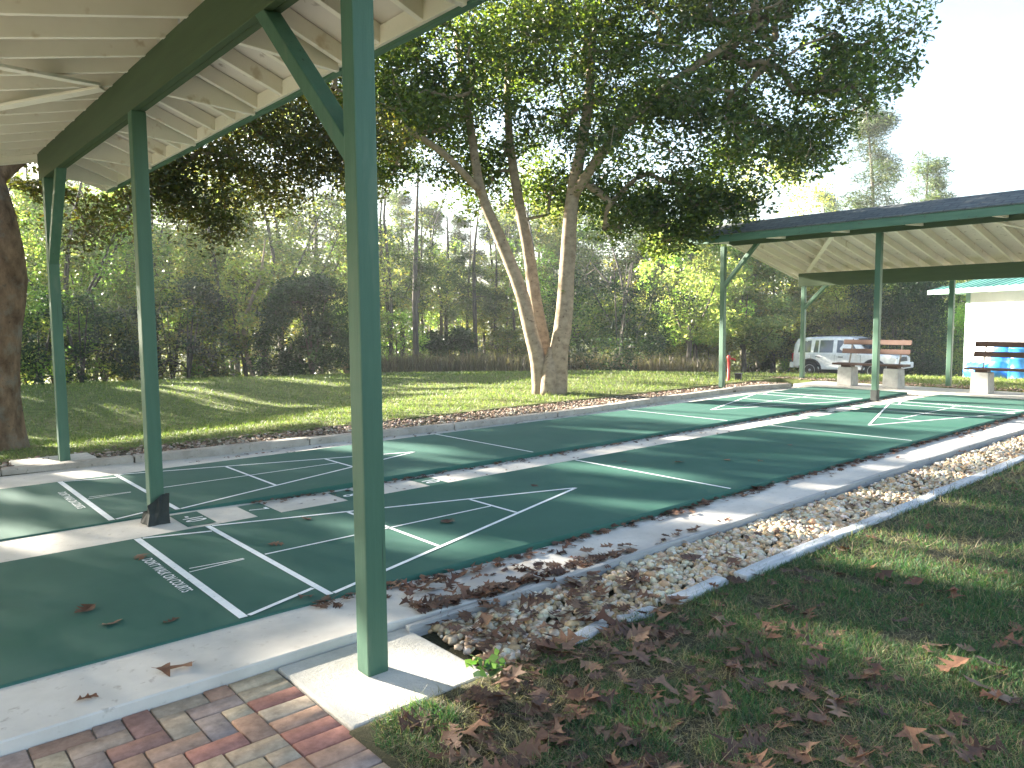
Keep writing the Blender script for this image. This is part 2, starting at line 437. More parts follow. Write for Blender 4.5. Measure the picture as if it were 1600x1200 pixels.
def timber(x0, x1, yy, label, zt=-.0, tilt=0):
    n = max(3, int((x1-x0)/.22)); pts = [(x0+(x1-x0)*i/n, yy+tilt*(i/n-.5)) for i in range(n+1)]
    o = long_board('edging_timber', pts, .085, -.13, zt, M['timber'], label, 'edging timber', .01, .006); o['group'] = 'white timbers edging the gravel'
timber(1.02, 1.34, -1.15, 'short broken end of white timber half buried in leaves by the gravel', -.035, .03)
timber(1.42, 1.66, -1.17, 'small broken piece of white timber beside the leafy grass corner', -.04, -.03)
timber(1.8, 2.28, -1.16, 'half metre length of cracked white timber between gravel and grass', -.032, .02)
timber(2.38, 5.2, -1.18, 'long peeling white timber edging gravel and grass, beside the sunlit grass patch', -.022, .03)
timber(5.23, 8.0, -1.14, 'white timber edging the gravel beyond the long peeling one', -.02, .02)
timber(8.03, 12.6, -1.13, 'farthest white timber edging the gravel, running towards the far shelter', -.02, 0)

# pads
def pad(x0, x1, y0, y1, zt, label, mat='pad'):
    m = MB(); m.box2((x0, y0, -.25), (x1, y1, zt)); o = m.build('concrete_pad', M[mat], bevel=.012); tag(o, label, 'concrete pad', 'concrete post pads')
pad(-.058, .582, -1.155, -.508, -.05, 'rough pale concrete pad under the nearest green post, beside the brick paving')
pad(-.2, .52, 5.1, 5.66, .028, 'smooth concrete pad under the green post by the lawn')

# ------------------------------------------------------------------ brick paving
def paving():
    V = []; F = []; T = []
    tones = [(.41, .255, .18), (.45, .29, .21), (.48, .36, .25), (.36, .265, .22), (.31, .25, .225), (.43, .34, .25), (.38, .18, .14), (.51, .41, .285), (.35, .195, .155), (.45, .325, .24)]
    def brick(x0, y0, x1, y1):
        g = .0035; x0 += g; y0 += g; x1 -= g; y1 -= g; b = .0032
        zt = -.058+rnd.uniform(-.003, .003); tl = rnd.uniform(-.003, .003)
        n = len(V)
        V.extend([(x0, y0, -.12), (x1, y0, -.12), (x1, y1, -.12), (x0, y1, -.12), (x0, y0, zt-b), (x1, y0, zt-b), (x1, y1, zt-b), (x0, y1, zt-b),
                  (x0+b, y0+b, zt), (x1-b, y0+b, zt+tl), (x1-b, y1-b, zt+tl), (x0+b, y1-b, zt)])
        fs = [(8, 9, 10, 11)]
        for k in range(4):
            q = (k+1) % 4; fs += [(k, q, 4+q, 4+k), (4+k, 4+q, 8+q, 8+k)]
        F.extend([tuple(i+n for i in f) for f in fs])
        c = np.array(rnd.choice(tones))*rnd.uniform(.85, 1.15); T.extend([c]*len(fs))
    y = -.495
    while y > -3.2:
        brick(-.268, y-.1, -.066, y); y -= .1
    B = .1; ox = -.268; oy = -.495
    for c in range(-24, 0):
        for r in range(-27, 0):
            t = (c+r) % 4; x, yy = ox+c*B, oy+(r+1)*B
            if t == 0: brick(x, yy-B, min(x+2*B, ox), yy)
            elif t == 1 and c == -24: brick(x, yy-B, x+B, yy)
            elif t == 2: brick(x, yy-B, x+B, min(yy+B, oy))
            elif t == 3 and r == -27: brick(x, yy-B, x+B, yy)
    o = np_mesh('brick_paving', np.array(V), np.array(F), M['brick'], np.array(T)); tag(o, kind='structure')
    tag(MB().box2((-2.8, -3.3, -.16), (-.063, -.495, -.068)).build('paving_sand', M['mortar']), kind='structure')
paving()

# ------------------------------------------------------------------ shelters
def shelter(x0, sg, y0, y1, fposts, rposts, knee, rknee, diag, label, base_f, base_r, sleeve):
    t = thing('open_shelter', label, 'shelter', (x0, 0, 0), 0, 'timber shelters at the ends of the courts')
    bm_ = lambda X: sg*X
    for i, y in enumerate(fposts):
        p = MB().box2((-.048, y-.048, base_f[i]), (.048, y+.048, 2.858)).build('post', M['green'], t, bevel=.008)
        if sleeve == i:
            z0 = base_f[i]
            if sg > 0:
                s = MB(); vs = []
                for z, e in ((z0, .045), (z0+.02, .03), (z0+.1, .014), (z0+.17, .02)):
                    for k in range(16):
                        a = 2*PI*k/16; ca, sa = math.cos(a), math.sin(a); mm = max(abs(ca), abs(sa))
                        ee = .045+e+rnd.uniform(-.006, .012); top = .05*(ca-sa) if z > z0+.15 else 0
                        vs.append((ca/mm*ee, y+sa/mm*ee, z+top+rnd.uniform(-.006, .006)*(z > z0)))
                s.add(vs, [(r*16+k, r*16+(k+1) % 16, (r+1)*16+(k+1) % 16, (r+1)*16+k) for r in range(3) for k in range(16)])
                s.add([(.08, y-.07, z0+.004), (.16, y-.09, z0+.006), (.12, y-.0, z0+.01), (.07, y+.03, z0+.03)], [(0, 1, 2, 3)])
                s.build('rubber_sleeve', M['rubber'], p)
            else:
                MB().box2((-.056, y-.056, z0), (.056, y+.056, z0+.2)).build('rubber_sleeve', M['rubber'], p, bevel=.006)
    for i, y in enumerate(rposts):
        MB().box2((bm_(-3.05)-.045, y-.045, base_r), (bm_(-3.05)+.045, y+.045, 2.125)).build('post', M['green'], t, bevel=.008)
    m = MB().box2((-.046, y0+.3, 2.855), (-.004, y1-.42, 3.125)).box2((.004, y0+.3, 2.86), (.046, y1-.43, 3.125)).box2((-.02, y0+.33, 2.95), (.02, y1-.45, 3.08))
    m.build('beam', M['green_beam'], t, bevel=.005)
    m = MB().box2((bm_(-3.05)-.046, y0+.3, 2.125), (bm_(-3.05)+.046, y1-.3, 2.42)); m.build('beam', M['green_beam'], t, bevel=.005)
    for y, yb, z in knee:
        MB().beam((0, y, z), (0, yb, 2.9), .07, .088, (1, 0, 0)).build('knee_brace', M['green'], t, bevel=.006)
    for y, yb, z in rknee:
        MB().beam((bm_(-3.05), y, z), (bm_(-3.05), yb, 2.16), .07, .088, (1, 0, 0)).build('knee_brace', M['green'], t, bevel=.006)
    sl = .227; n = int((y1-y0-.1)/.406)
    ys = [y1-.07-.406*k for k in range(n+1)]
    rp = [(bm_(.03), 3.125+.03*sl), (bm_(-3.7), 3.125-3.7*sl), (bm_(-3.7), 3.125-3.7*sl+.135), (bm_(.03), 3.26+.03*sl)]
    tp = [(bm_(.04), 3.135), (bm_(.675), 2.895), (bm_(.675), 2.995), (bm_(.04), 3.245)]
    lp = [(bm_(.05), 2.90), (bm_(.67), 2.868), (bm_(.67), 2.99), (bm_(.05), 3.21)]
    for k, y in enumerate(ys):
        MB().prism(rp, 1, y-.02, y+.02).build('rafter', M['white'], t, bevel=.003)
        MB().prism(tp, 1, y-.02-.043, y+.02-.043).build('rafter_tail', M['white'], t, bevel=.003)
        if k % 3 == 1:
            MB().prism(lp, 1, y+.0, y+.038).build('lookout', M['white'], t, bevel=.003)
    # roof decking, shingles, fascia
    MB().prism([(bm_(0), 3.262), (bm_(-3.76), 3.262-3.76*sl), (bm_(-3.76), 3.276-3.76*sl), (bm_(0), 3.276)], 1, y0, y1).build('roof_deck', M['deck'], t)
    MB().prism([(bm_(.004), 3.262), (bm_(.68), 2.998), (bm_(.68), 3.012), (bm_(.004), 3.276)], 1, y0, y1).build('roof_deck', M['deck'], t)
    for a in range(3):   # short battens over panel joints
        pass
    sh = MB().prism([(bm_(0), 3.279), (bm_(-3.8), 3.279-3.8*sl), (bm_(-3.8), 3.3-3.8*sl), (bm_(-.03), 3.306), (bm_(.03), 3.302), (bm_(.74), 3.026), (bm_(.74), 3.008), (bm_(.69), 3.013)], 1, y0-.03, y1+.03)
    sh.build('shingle_roof', M['shingle'], t)
    MB().box2((bm_(.682), y0-.01, 2.872), (bm_(.722), y1+.01, 3.006)).build('fascia', M['fascia'], t, bevel=.004)
    MB().box2((bm_(.66), y0+.02, 2.89), (bm_(.68), y1-.02, 2.99)).build('fascia_backing', M['white'], t)
    for yy in (y0-.012, y1-.012):
        MB().prism([(bm_(.68), 2.875), (bm_(.68), 2.996), (bm_(0), 3.26), (bm_(-3.7), 3.26-3.7*sl), (bm_(-3.7), 3.11-3.7*sl), (bm_(0), 3.11)], 1, yy, yy+.024).build('barge_board', M['white'], t)
    for (Xa, ya), (Xb, yb) in diag:
        za, zb = 3.115+Xa*sl, 3.115+Xb*sl
        MB().beam((bm_(Xa), ya, za-.012), (bm_(Xb), yb, zb-.012), .09, .02).build('diagonal_brace', M['white'], t, bevel=.003)
    return t
shelter(.232, 1, -1.35, 5.92, (-.805, 2.19, 5.28), (-.84, 2.19, 5.28), [(-.805, .06, 2.05), (5.28, 4.66, 2.0)], [], [((-.12, 2.55), (-2.9, 4.9)), ((-.2, 2.42), (-2.9, .1))],
        'green post shelter with cream rafters arching over the near end of the courts', (-.052, -.03, .026), -.1, 1)
shelter(12.08, -1, -2.2, 5.72, (5.4, 2.31, -.8), (5.3, 2.2, -.9), [(5.4, 4.62, 2.05), (-.8, -.1, 2.05)], [(5.3, 4.75, 1.62)], [((-2.85, 5.1), (-.15, 3.1)), ((-.15, 1.25), (-2.85, -.8))],
        'dark shingled shelter with sloping cream ceiling at the far end of the courts', (-.02, -.045, -.1), -.1, 1)

# ------------------------------------------------------------------ benches
def bench(y, label):
    t = thing('park_bench', label, 'bench', (14.16, y, .02), 0, 'benches under the far shelter')
    for s in (-1, 1):
        m = MB(); vs = []
        for z, w in ((0, .155), (.03, .16), (.36, .15), (.385, .14)):
            vs += [(a*w, s*.46+b_*w*.95, z) for a, b_ in ((-1, -1), (1, -1), (1, 1), (-1, 1))]
        m.add(vs, [(3, 2, 1, 0), (12, 13, 14, 15)]+[(r*4+k, r*4+(k+1) % 4, r*4+4+(k+1) % 4, r*4+4+k) for r in range(3) for k in range(4)])
        lg = m.build('leg', M['block'], t, bevel=.01)
        MB().box((0, s*.46, .405), (.2, .2, .04)).build('cleat', M['redwood'], t, bevel=.004)
        m = MB(); m.beam((.13, s*.5, .41), (.3, s*.5, .95), .045, .012, (0, 1, 0)); m.build('back_support', M['steel'], t)
    MB().box2((-.17, -.7, .427), (.15, .72, .465)).build('seat', M['redwood'], t, bevel=.005)
    for x, z in ((.205, .7), (.262, .885)):
        MB().beam((x, -.68, z), (x, .68, z), .03, .1, Vector((.3, 0, .95))).build('back_slat', M['redwood'], t, bevel=.005)
bench(3.32, 'reddish slat bench on concrete block legs in front of the silver car')
bench(.84, 'reddish slat bench on concrete block legs in front of the blue drums')

# ------------------------------------------------------------------ building
def building():
    e = Vector((-.57, -.822, 0)).normalized(); n = Vector((e.y, -e.x, 0))   # n points outwards (towards the sun)
    A = Vector((24.7, 5.1, 0)); ang = math.atan2(e.y, e.x)
    t = thing('white_building', 'white stucco building with pale green ribbed metal roof behind the far shelter', 'building', (A.x, A.y, -.62), ang)
    # local: x along wall, y = left of e.  outward normal in local coordinates
    out = -1 if Matrix.Rotation(ang, 3, 'Z') @ Vector((0, 1, 0)) @ n < 0 else 1
    L, D, HT = 11, 7, 2.9
    yi = -out
    MB().box2((0, 0, 0), (L, yi*D, HT)).build('wall', M['wallw'], t)
    MB().box2((-.03, out*.03, -.1), (L+.03, yi*(D+.03), .22)).build('foundation', M['block'], t)
    for x in (.0,):
        m = MB().box2((-.025, out*.025, .22), (.14, yi*.12, HT-.02)); m.build('corner_board', M['trimgreen'], t, bevel=.004)
    # hip roof
    o = .75; zr = HT-.08; rise = 1.25
    y_out, y_in = out*o, yi*(D+o); ym = (y_out+y_in)/2; rin = abs(y_in-y_out)/2
    v = [(-o, y_out, zr), (L+o, y_out, zr), (L+o, y_in, zr), (-o, y_in, zr), (-o+rin, ym, zr+rise), (L+o-rin, ym, zr+rise)]
    v2 = [(a, b_, c+.05) for a, b_, c in v]
    m = MB().add(v+v2, [(0, 1, 2, 3), (6, 7, 11, 10), (7, 8, 11), (8, 9, 10, 11), (9, 6, 10), (0, 1, 7, 6), (1, 2, 8, 7), (2, 3, 9, 8), (3, 0, 6, 9)])
    rf = m.build('roof', M['metalroof'], t)
    m = MB(); k = -o+.3
    while k < L+o-.2:
        f = min(1, (k+o)/rin, (L+o-k)/rin); yb = y_out+(ym-y_out)*f
        m.beam((k, y_out, zr+.065), (k, yb, zr+rise*f+.065), .035, .03); k += .3
    m.build('rib', M['metalroof'], rf)
    MB().box2((-o-.02, y_out, zr-.09), (L+o, y_out+out*.03, zr+.045)).box2((-o-.03, y_out+out*.03, zr-.09), (-o, y_in, zr+.045)).build('fascia', M['trimgreen'], t, bevel=.004)
    MB().box2((-o, y_out-out*.002, zr-.02), (L+o, 0, zr-.005)).build('soffit', M['wallw'], t)
    return A, e, n, ang
bA, bE, bN, bAng = building()

def drum(p, axis, label):
    t = thing('plastic_drum', label, 'drum', p, 0, 'blue plastic drums by the white wall')
    prof = [(.26, 0), (.285, .015), (.29, .04), (.28, .06), (.283, .27), (.295, .29), (.295, .31), (.283, .33), (.283, .56), (.295, .58), (.295, .6), (.283, .62), (.28, .83), (.29, .85), (.285, .875), (.26, .89)]
    q = Vector((0, 0, 1)).rotation_difference(Vector(axis).normalized()).to_matrix()
    MB().lathe(prof, 28, (0, 0, 0), q).build('body', M['blue'], t, smooth=True)
    MB().lathe([(.035, .885), (.04, .905), (.03, .91)], 12, q @ Vector((.16, 0, 0)), q).build('bung', M['blacktrim'], t)
def bp(s, d): p = bA+bE*s+bN*d; return p
p = bp(1.15, .62); drum((p.x, p.y, H1(p.x, p.y)+.28), bE*1+bN*.05, 'blue drum lying flat with its end rim towards the grass, beside the wall corner')
p = bp(2.5, .9); drum((p.x, p.y, H1(p.x, p.y)+.13), Vector((-bN.x*.5-bE.x*.3, -bN.y*.5-bE.y*.3, .8)), 'bright blue drum leaning back against the white wall')
p = bp(3.15, .75); drum((p.x, p.y, H1(p.x, p.y)+.02), (0, 0, 1), 'blue drum standing upright at the white wall next to the leaning one')
def coil():
    p = bp(1.75, .1); t = thing('hose_coil', 'pale salmon hose coil hanging on the white wall above the drums', 'hose', (p.x, p.y, .12), bAng)
    m = MB(); pts = []; rr = []
    for i in range(100):
        a = i/100*2*PI*5; r = .2+.014*math.sin(i*.7); pts.append((r*math.cos(a), .03*math.sin(i*.31), r*1.15*math.sin(a))); rr.append(.014)
    m.tube(pts, rr, 6); m.build('coil', M['hose'], t, smooth=True)
    MB().box((0, .0, .17), (.12, .16, .05)).build('hanger', M['blacktrim'], t)
coil()

# ------------------------------------------------------------------ standpipe
def standpipe():
    z = H1(13.42, 6.12)
    t = thing('red_standpipe', 'short red standpipe hydrant at the corner of the far shelter', 'standpipe', (13.42, 6.12, z), .5)
    MB().lathe([(.055, -.05), (.055, .02), (.03, .03), (.03, .46), (.04, .47), (.045, .53), (.035, .56), (.012, .57)], 16).build('pipe', M['redpaint'], t, smooth=True)
    MB().tube([(0, 0, .49), (0, -.1, .49), (0, -.14, .45)], [.022, .022, .026], 10).build('spout', M['redpaint'], t, smooth=True)
    MB().beam((-.01, 0, .56), (.16, 0, .62), .02, .015).build('handle', M['steel'], t)
    z = H1(13.75, 6.08)
    t = thing('valve_box', 'small dark valve box on the ground next to the red standpipe', 'valve box', (13.75, 6.08, z), .4)
    MB().box2((-.09, -.07, -.03), (.09, .07, .13)).build('box', M['blacktrim'], t, bevel=.01)
    MB().box2((-.1, -.08, .131), (.1, .08, .155)).build('lid', M['blacktrim'], t, bevel=.006)
standpipe()

# ------------------------------------------------------------------ car
def car():
    pr, pf = Vector((29.65, 12.63)), Vector((29.8, 10.05)); d = (pf-pr).normalized(); c = (pr+pf)/2
    ang = math.atan2(d.y, d.x); nrm = Vector((-d.y, d.x))
    c = c+nrm*.72            # the near wheels were measured: move to the middle
    zr_, zf_ = H1(pr.x, pr.y), H1(pf.x, pf.y)
    t = thing('parked_car', 'silver four door off-road car parked on the drive beyond the far shelter', 'car', (c.x, c.y, (zr_+zf_)/2), ang)
    t.rotation_euler = (0, -math.atan2(zf_-zr_, 2.5)*.6, ang)
    WB = 1.31
    # stations along x: (x, half width, sill z, belt z, top half width, top z)
    st = [(-2.12, .74, .52, .98, .66, 1.08), (-2.08, .82, .46, 1.02, .67, 1.5), (-1.95, .86, .42, 1.04, .68, 1.68), (-1.5, .88, .40, 1.04, .70, 1.74), (-.6, .89, .38, 1.03, .71, 1.76),
          (.25, .89, .38, 1.02, .70, 1.74), (.5, .89, .38, 1.02, .68, 1.68), (1.02, .88, .38, 1.02, .72, 1.08), (1.3, .87, .40, 1.0, .74, 1.045), (1.9, .84, .44, .95, .7, 1.0), (2.08, .8, .46, .9, .64, .95), (2.14, .74, .5, .84, .58, .88)]
    V = []; k = 12
    for x, hw, zs, zb, tw, zt in st:
        half_ = [(0, zs), (hw*.86, zs), (hw, zs+.1), (hw*1.0, (zs+zb)/2), (hw*.985, zb), (tw*1.02, zt-.06), (tw*.9, zt), (0, zt+.015)]
        ring = [(x, y, z) for y, z in half_]+[(x, -y, z) for y, z in half_[-2:0:-1]]
        V += ring
    k = len(V)//len(st); F = [(r*k+i, r*k+(i+1) % k, (r+1)*k+(i+1) % k, (r+1)*k+i) for r in range(len(st)-1) for i in range(k)]
    F += [tuple(range(k)), tuple((len(st)-1)*k+i for i in range(k-1, -1, -1))]
    MB().add(V, F).build('body', M['silver'], t, bevel=.012)
    def side_pt(x, f, sg, off=.006):
        # point on the glasshouse side at fraction f from belt to roof
        for a, b_ in zip(st, st[1:]):
            if a[0] <= x <= b_[0]:
                q = (x-a[0])/(b_[0]-a[0]); hw, zb, tw, zt = [a[i]*(1-q)+b_[i]*q for i in (1, 3, 4, 5)]
                y = hw*.985*(1-f)+tw*1.02*f; z = zb*(1-f)+(zt-.06)*f
                return (x, sg*(y+off), z)
    for sg in (-1, 1):
        for quad in ([(-1.86, .1), (-1.3, .1), (-1.3, .88), (-1.8, .88)], [(-1.18, .1), (-.98, .1), (-.98, .88), (-1.12, .88)], [(-.92, .1), (-.36, .1), (-.36, .88), (-.92, .88)], [(-.2, .1), (.72, .1), (.34, .88), (-.2, .88)]):
            m = MB().add([side_pt(x, f, sg) for x, f in quad], [(0, 1, 2, 3)]); m.build('window', M['glass'], t)
        for x in (-.98, -.02):
            MB().box((x, sg*.9, .92), (.2, .03, .03)).build('door_handle', M['blacktrim'], t, bevel=.005)
        m = MB()
        for x in (-1.28, -.28, .78): m.beam((x, sg*.886, .48), (x, sg*.884, 1.0), .008, .008, (1, 0, 0))
        m.build('door_seam', M['blacktrim'], t)
        MB().box((.66, sg*1.0, 1.09), (.12, .18, .15)).build('mirror', M['silver'], t, bevel=.03)
        MB().box2((-1.15, sg*.86, .4), (1.0, sg*.912, .5)).build('side_sill', M['silver'], t, bevel=.01)
        MB().beam((-1.8, sg*.56, 1.8), (.3, sg*.56, 1.8), .035, .03).build('roof_rail', M['blacktrim'], t)
        MB().box((2.075, sg*.6, .84), (.1, .2, .17)).build('headlight', M['lamp'], t, bevel=.02)
        MB().box((2.04, sg*.76, .8), (.1, .06, .1)).build('turn_signal', M['redlamp'], t, bevel=.01)
        MB().box((-2.1, sg*.74, .9), (.1, .14, .34)).build('tail_light', M['redlamp'], t, bevel=.02)
        for x in (-WB, WB):
            m = MB(); pts = [(x+.455*math.cos(a), sg*.9, .37+.44*math.sin(a)) for a in np.linspace(-.15, PI+.15, 15)]
            m.tube(pts, [.05]*15, 6); m.build('wheel_arch', M['blacktrim'], t, smooth=True)
            m = MB(); m.lathe([(.41, -.05), (.41, .02)], 20, (x, sg*.885, .38), Matrix.Rotation(PI/2, 3, 'X')); m.build('wheel_well', M['blacktrim'], t)
            w = bpy.data.objects.new('wheel', None); w.location = (x, sg*.83, .36); link(w, t)
            rm = Matrix.Rotation(PI/2, 3, 'X')
            MB().lathe([(.2, -.11), (.33, -.115), (.36, -.08), (.362, .08), (.33, .115), (.2, .11)], 32, (0, 0, 0), rm).build('tyre', M['tyre'], w, smooth=True)
            m = MB(); m.lathe([(.23, -.1), (.235, .117), (.215, .122), (.2, .09), (.06, .085), (.055, .112), (.0, .114)], 32, (0, 0, 0), rm if sg < 0 else Matrix.Rotation(-PI/2, 3, 'X')); m.build('rim', M['alloy'], w, smooth=True)
            m = MB()
            for q in range(5):
                a = 2*PI*q/5+.3; a2 = a+PI/5
                m.add([(math.cos(a2-.28)*.1, sg*.124, math.sin(a2-.28)*.1), (math.cos(a2+.28)*.1, sg*.124, math.sin(a2+.28)*.1), (math.cos(a2+.22)*.19, sg*.124, math.sin(a2+.22)*.19), (math.cos(a2-.22)*.19, sg*.124, math.sin(a2-.22)*.19)], [(0, 1, 2, 3)])
            m.build('rim_opening', M['blacktrim'], w)
    # windscreen and rear window
    MB().add([(.55, -.62, 1.66), (.55, .62, 1.66), (1.03, .7, 1.115), (1.03, -.7, 1.115)], [(0, 1, 2, 3)]).build('windscreen', M['glass'], t, loc=(.03, 0, .02))
    MB().add([(-2.105, -.58, 1.12), (-2.105, .58, 1.12), (-2.02, .56, 1.56), (-2.02, -.56, 1.56)], [(0, 1, 2, 3)]).build('rear_window', M['glass'], t, loc=(-.02, 0, 0))
    MB().box((2.09, 0, .83), (.1, .86, .24)).build('grille', M['silver'], t, bevel=.02)
    m = MB()
    for q in range(7): m.box((2.143, -.33+.11*q, .83), (.012, .062, .19))
    m.build('grille_slot', M['blacktrim'], t)
    MB().box((2.17, 0, .56), (.16, 1.66, .24)).build('bumper', M['silver'], t, bevel=.04)
    MB().box((2.253, 0, .54), (.01, .9, .09)).build('bumper_intake', M['blacktrim'], t)
    MB().box((-2.17, 0, .56), (.16, 1.66, .24)).build('bumper', M['silver'], t, bevel=.04)
    for x in (-1.4, .05): MB().beam((x, -.56, 1.81), (x, .56, 1.81), .04, .025).build('roof_bar', M['blacktrim'], t)
    MB().box2((-1.9, -.7, .25), (1.9, .7, .42)).build('chassis', M['blacktrim'], t)
    MB().tube([(1.0, -.72, 1.03), (.98, -.74, 1.75)], [.006, .004], 6).build('aerial', M['blacktrim'], t)
car()

# drive
def drive():
    pts = [(42, -6), (37, 2), (34, 7), (32.2, 11), (31, 15), (29, 19), (24, 24)]; V = []; F = []
    P = [Vector(p) for p in pts]; dense = []
    for i in range(len(P)-1):
        for k in range(10): dense.append(P[i].lerp(P[i+1], k/10))
    for i, p in enumerate(dense):
        d = (dense[min(i+1, len(dense)-1)]-dense[max(i-1, 0)]).normalized(); n = Vector((-d.y, d.x))
        for s in (-3.3, -1.1, 1.1, 3.3):
            q = p+n*(s+.3*math.sin(i*.7+s)); V.append((q.x, q.y, H1(q.x, q.y)+.03))
    for i in range(len(dense)-1):
        for j in range(3): F.append((i*4+j, i*4+j+1, i*4+5+j, i*4+4+j))
    tag(MB().add(V, F).build('road', M['gravelroad'], smooth=True), kind='structure')
drive()

# ------------------------------------------------------------------ shade: which ground spots the sun reaches through gaps in the trees
def ground_hit(P):
    t = (P[:, 2]-0.0)/SDIR[2]
    return P[:, 0]-SDIR[0]*t, P[:, 1]-SDIR[1]*t
PX, PY = SDIR[1]/math.cos(SUN_EL), -SDIR[0]/math.cos(SUN_EL)      # across-shadow unit
def lit(x, y):
    """share-of-light field over the ground, made of streaks running along the sun's direction"""
    ac = x*PX+y*PY; al = -x*PY+y*PX
    p = np.full(x.shape, .10)
    p = np.where((y > 0) & (y < 4.4) & (x < 4), .21, p)
    p = np.where((y > 0) & (y < 4.4) & (x >= 4), .16, p)
    p = np.where((x < -1.2) & (y > -4) & (y < 5.5), .85, p)
    p = np.where((y > 2.2) & (y < 5) & (x > 7.2), .9, p)
    p = np.where((y > -1.3) & (y <= 2.2) & (x > 8.6), .8, p)
    p = np.where((y > 5) & (x > 8), .88, p)
    p = np.where((y > 5) & (x > 3.5) & (x <= 8), .78, p)
    p = np.where((y > 8.3) & (x < 4), .05, p)
    p = np.where((y > 9.5) & (x >= 3), .3, p)
    p = np.where(x > 14.3, .45, p)
    p = np.where((x > 17) & (x < 31) & (y > -4) & (y < 6), .96, p)
    p = np.where((x > 26.5) & (x < 35) & (y >= 5.5) & (y < 14), .96, p)
    p = np.where((y < -1.25), .06, p)
    s = .5*vnoise(ac*2.4+40, al*.4+7, 21)+.5*vnoise(ac*5.2+3, al*.75+90, 22)
    s = (s-.5)*1.5+.5
    p = np.where((x > 13.4) & (x < 15.1) & (y < 4.9), .25, p)
    res = sstep(1-p-.13, 1-p+.13, s)
    ac0 = 8.62*PX+6.95*PY
    res = np.where((np.abs(ac-ac0) < .42) & (y > -3.5) & (y < 7.5) & (vnoise(al*1.6, ac*2, 4) > .3), 1.0, res)
    hard = np.zeros(x.shape, bool)
    def box(x0, x1, y0, y1): return (x > x0) & (x < x1) & (y > y0) & (y < y1)
    hard |= box(-.12, .6, -1.25, -.55) & (vnoise(ac*3+5, al*1.2, 8) > .3)
    hard |= box(3.0, 3.55, -2.0, -1.3) | box(3.5, 4.6, -2.9, -2.5)
    hard |= box(-2, 5.2, 6.35, 7.3+.0) & (y < 7.45-.02*x)
    hard |= box(2.35, 2.95, 1.9, 2.4) | box(4.7, 5.4, 1.9, 2.4) | box(7.5, 12, 1.9, 2.35) & (s > .3)
    hard |= box(1.8, 2.3, -.5, -.1) | box(6.6, 8.6, -.5, -.05) | box(.3, .75, 4.3, 4.8)
    hard |= box(-.2, .35, 5.1, 5.6)
    return np.where(hard, 1.0, res)
def sun_cull(P, keep_low=0):
    x, y = ground_hit(P)
    q = np.clip(lit(x, y)*1.15, 0, 1)**.5
    m = (rng.random(len(x)) < q) & (y < P[:, 1]-2.5)
    inzone = (x > -5.5) & (x < 32) & (y > -4) & (y < 20)
    return ~(m & inzone)

# ------------------------------------------------------------------ foliage
def leaves(P, size, tones, aspect=.5, flat=.35, droop=.0, seedn=None):
    """diamond leaves folded on their midrib; returns verts, quads, tone"""
    n = len(P)
    d = rng.normal(size=(n, 3)); d[:, 2] = d[:, 2]*.6-droop; d /= np.linalg.norm(d, axis=1)[:, None]
    up = rng.normal(size=(n, 3))*flat*2; up[:, 2] += 1
    s = np.cross(d, up); s /= np.linalg.norm(s, axis=1)[:, None]+1e-9
    nn = np.cross(s, d)
    sz = np.asarray(size)*rng.uniform(.65, 1.3, n); L = d*sz[:, None]; Wd = s*(sz*aspect)[:, None]; Fo = nn*(sz*.12)[:, None]
    V = np.empty((n, 4, 3)); V[:, 0] = P-L*.5; V[:, 1] = P+Wd*.5-L*.05+Fo; V[:, 2] = P+L*.5; V[:, 3] = P-Wd*.5-L*.05+Fo
    F = np.arange(n*4).reshape(n, 4)
    return V.reshape(-1, 3), F, tones

def tone_mix(n, cols, wts, jitter=.22):
    c = np.array(cols)[rng.choice(len(cols), n, p=np.array(wts)/sum(wts))]
    return c*rng.uniform(1-jitter, 1+jitter, (n, 1))*rng.uniform(.93, 1.07, (n, 3))

OAK = ([(.06, .105, .03), (.08, .13, .034), (.115, .15, .04), (.055, .09, .035)], [4, 4, 2, 2])
OLIVE = ([(.06, .075, .026), (.085, .095, .03), (.1, .085, .028), (.05, .065, .022)], [4, 3, 2, 3])
EVER = ([(.03, .062, .032), (.04, .078, .035), (.024, .05, .028)], [4, 3, 3])
YELL = ([(.11, .125, .045), (.14, .145, .055), (.085, .11, .04), (.18, .16, .065)], [4, 3, 3, 2])
GREY = ([(.075, .1, .042), (.1, .12, .05), (.06, .085, .035), (.14, .14, .06)], [4, 3, 3, 2])
PINE = ([(.06, .1, .035), (.085, .125, .045), (.12, .14, .055)], [4, 3, 2])

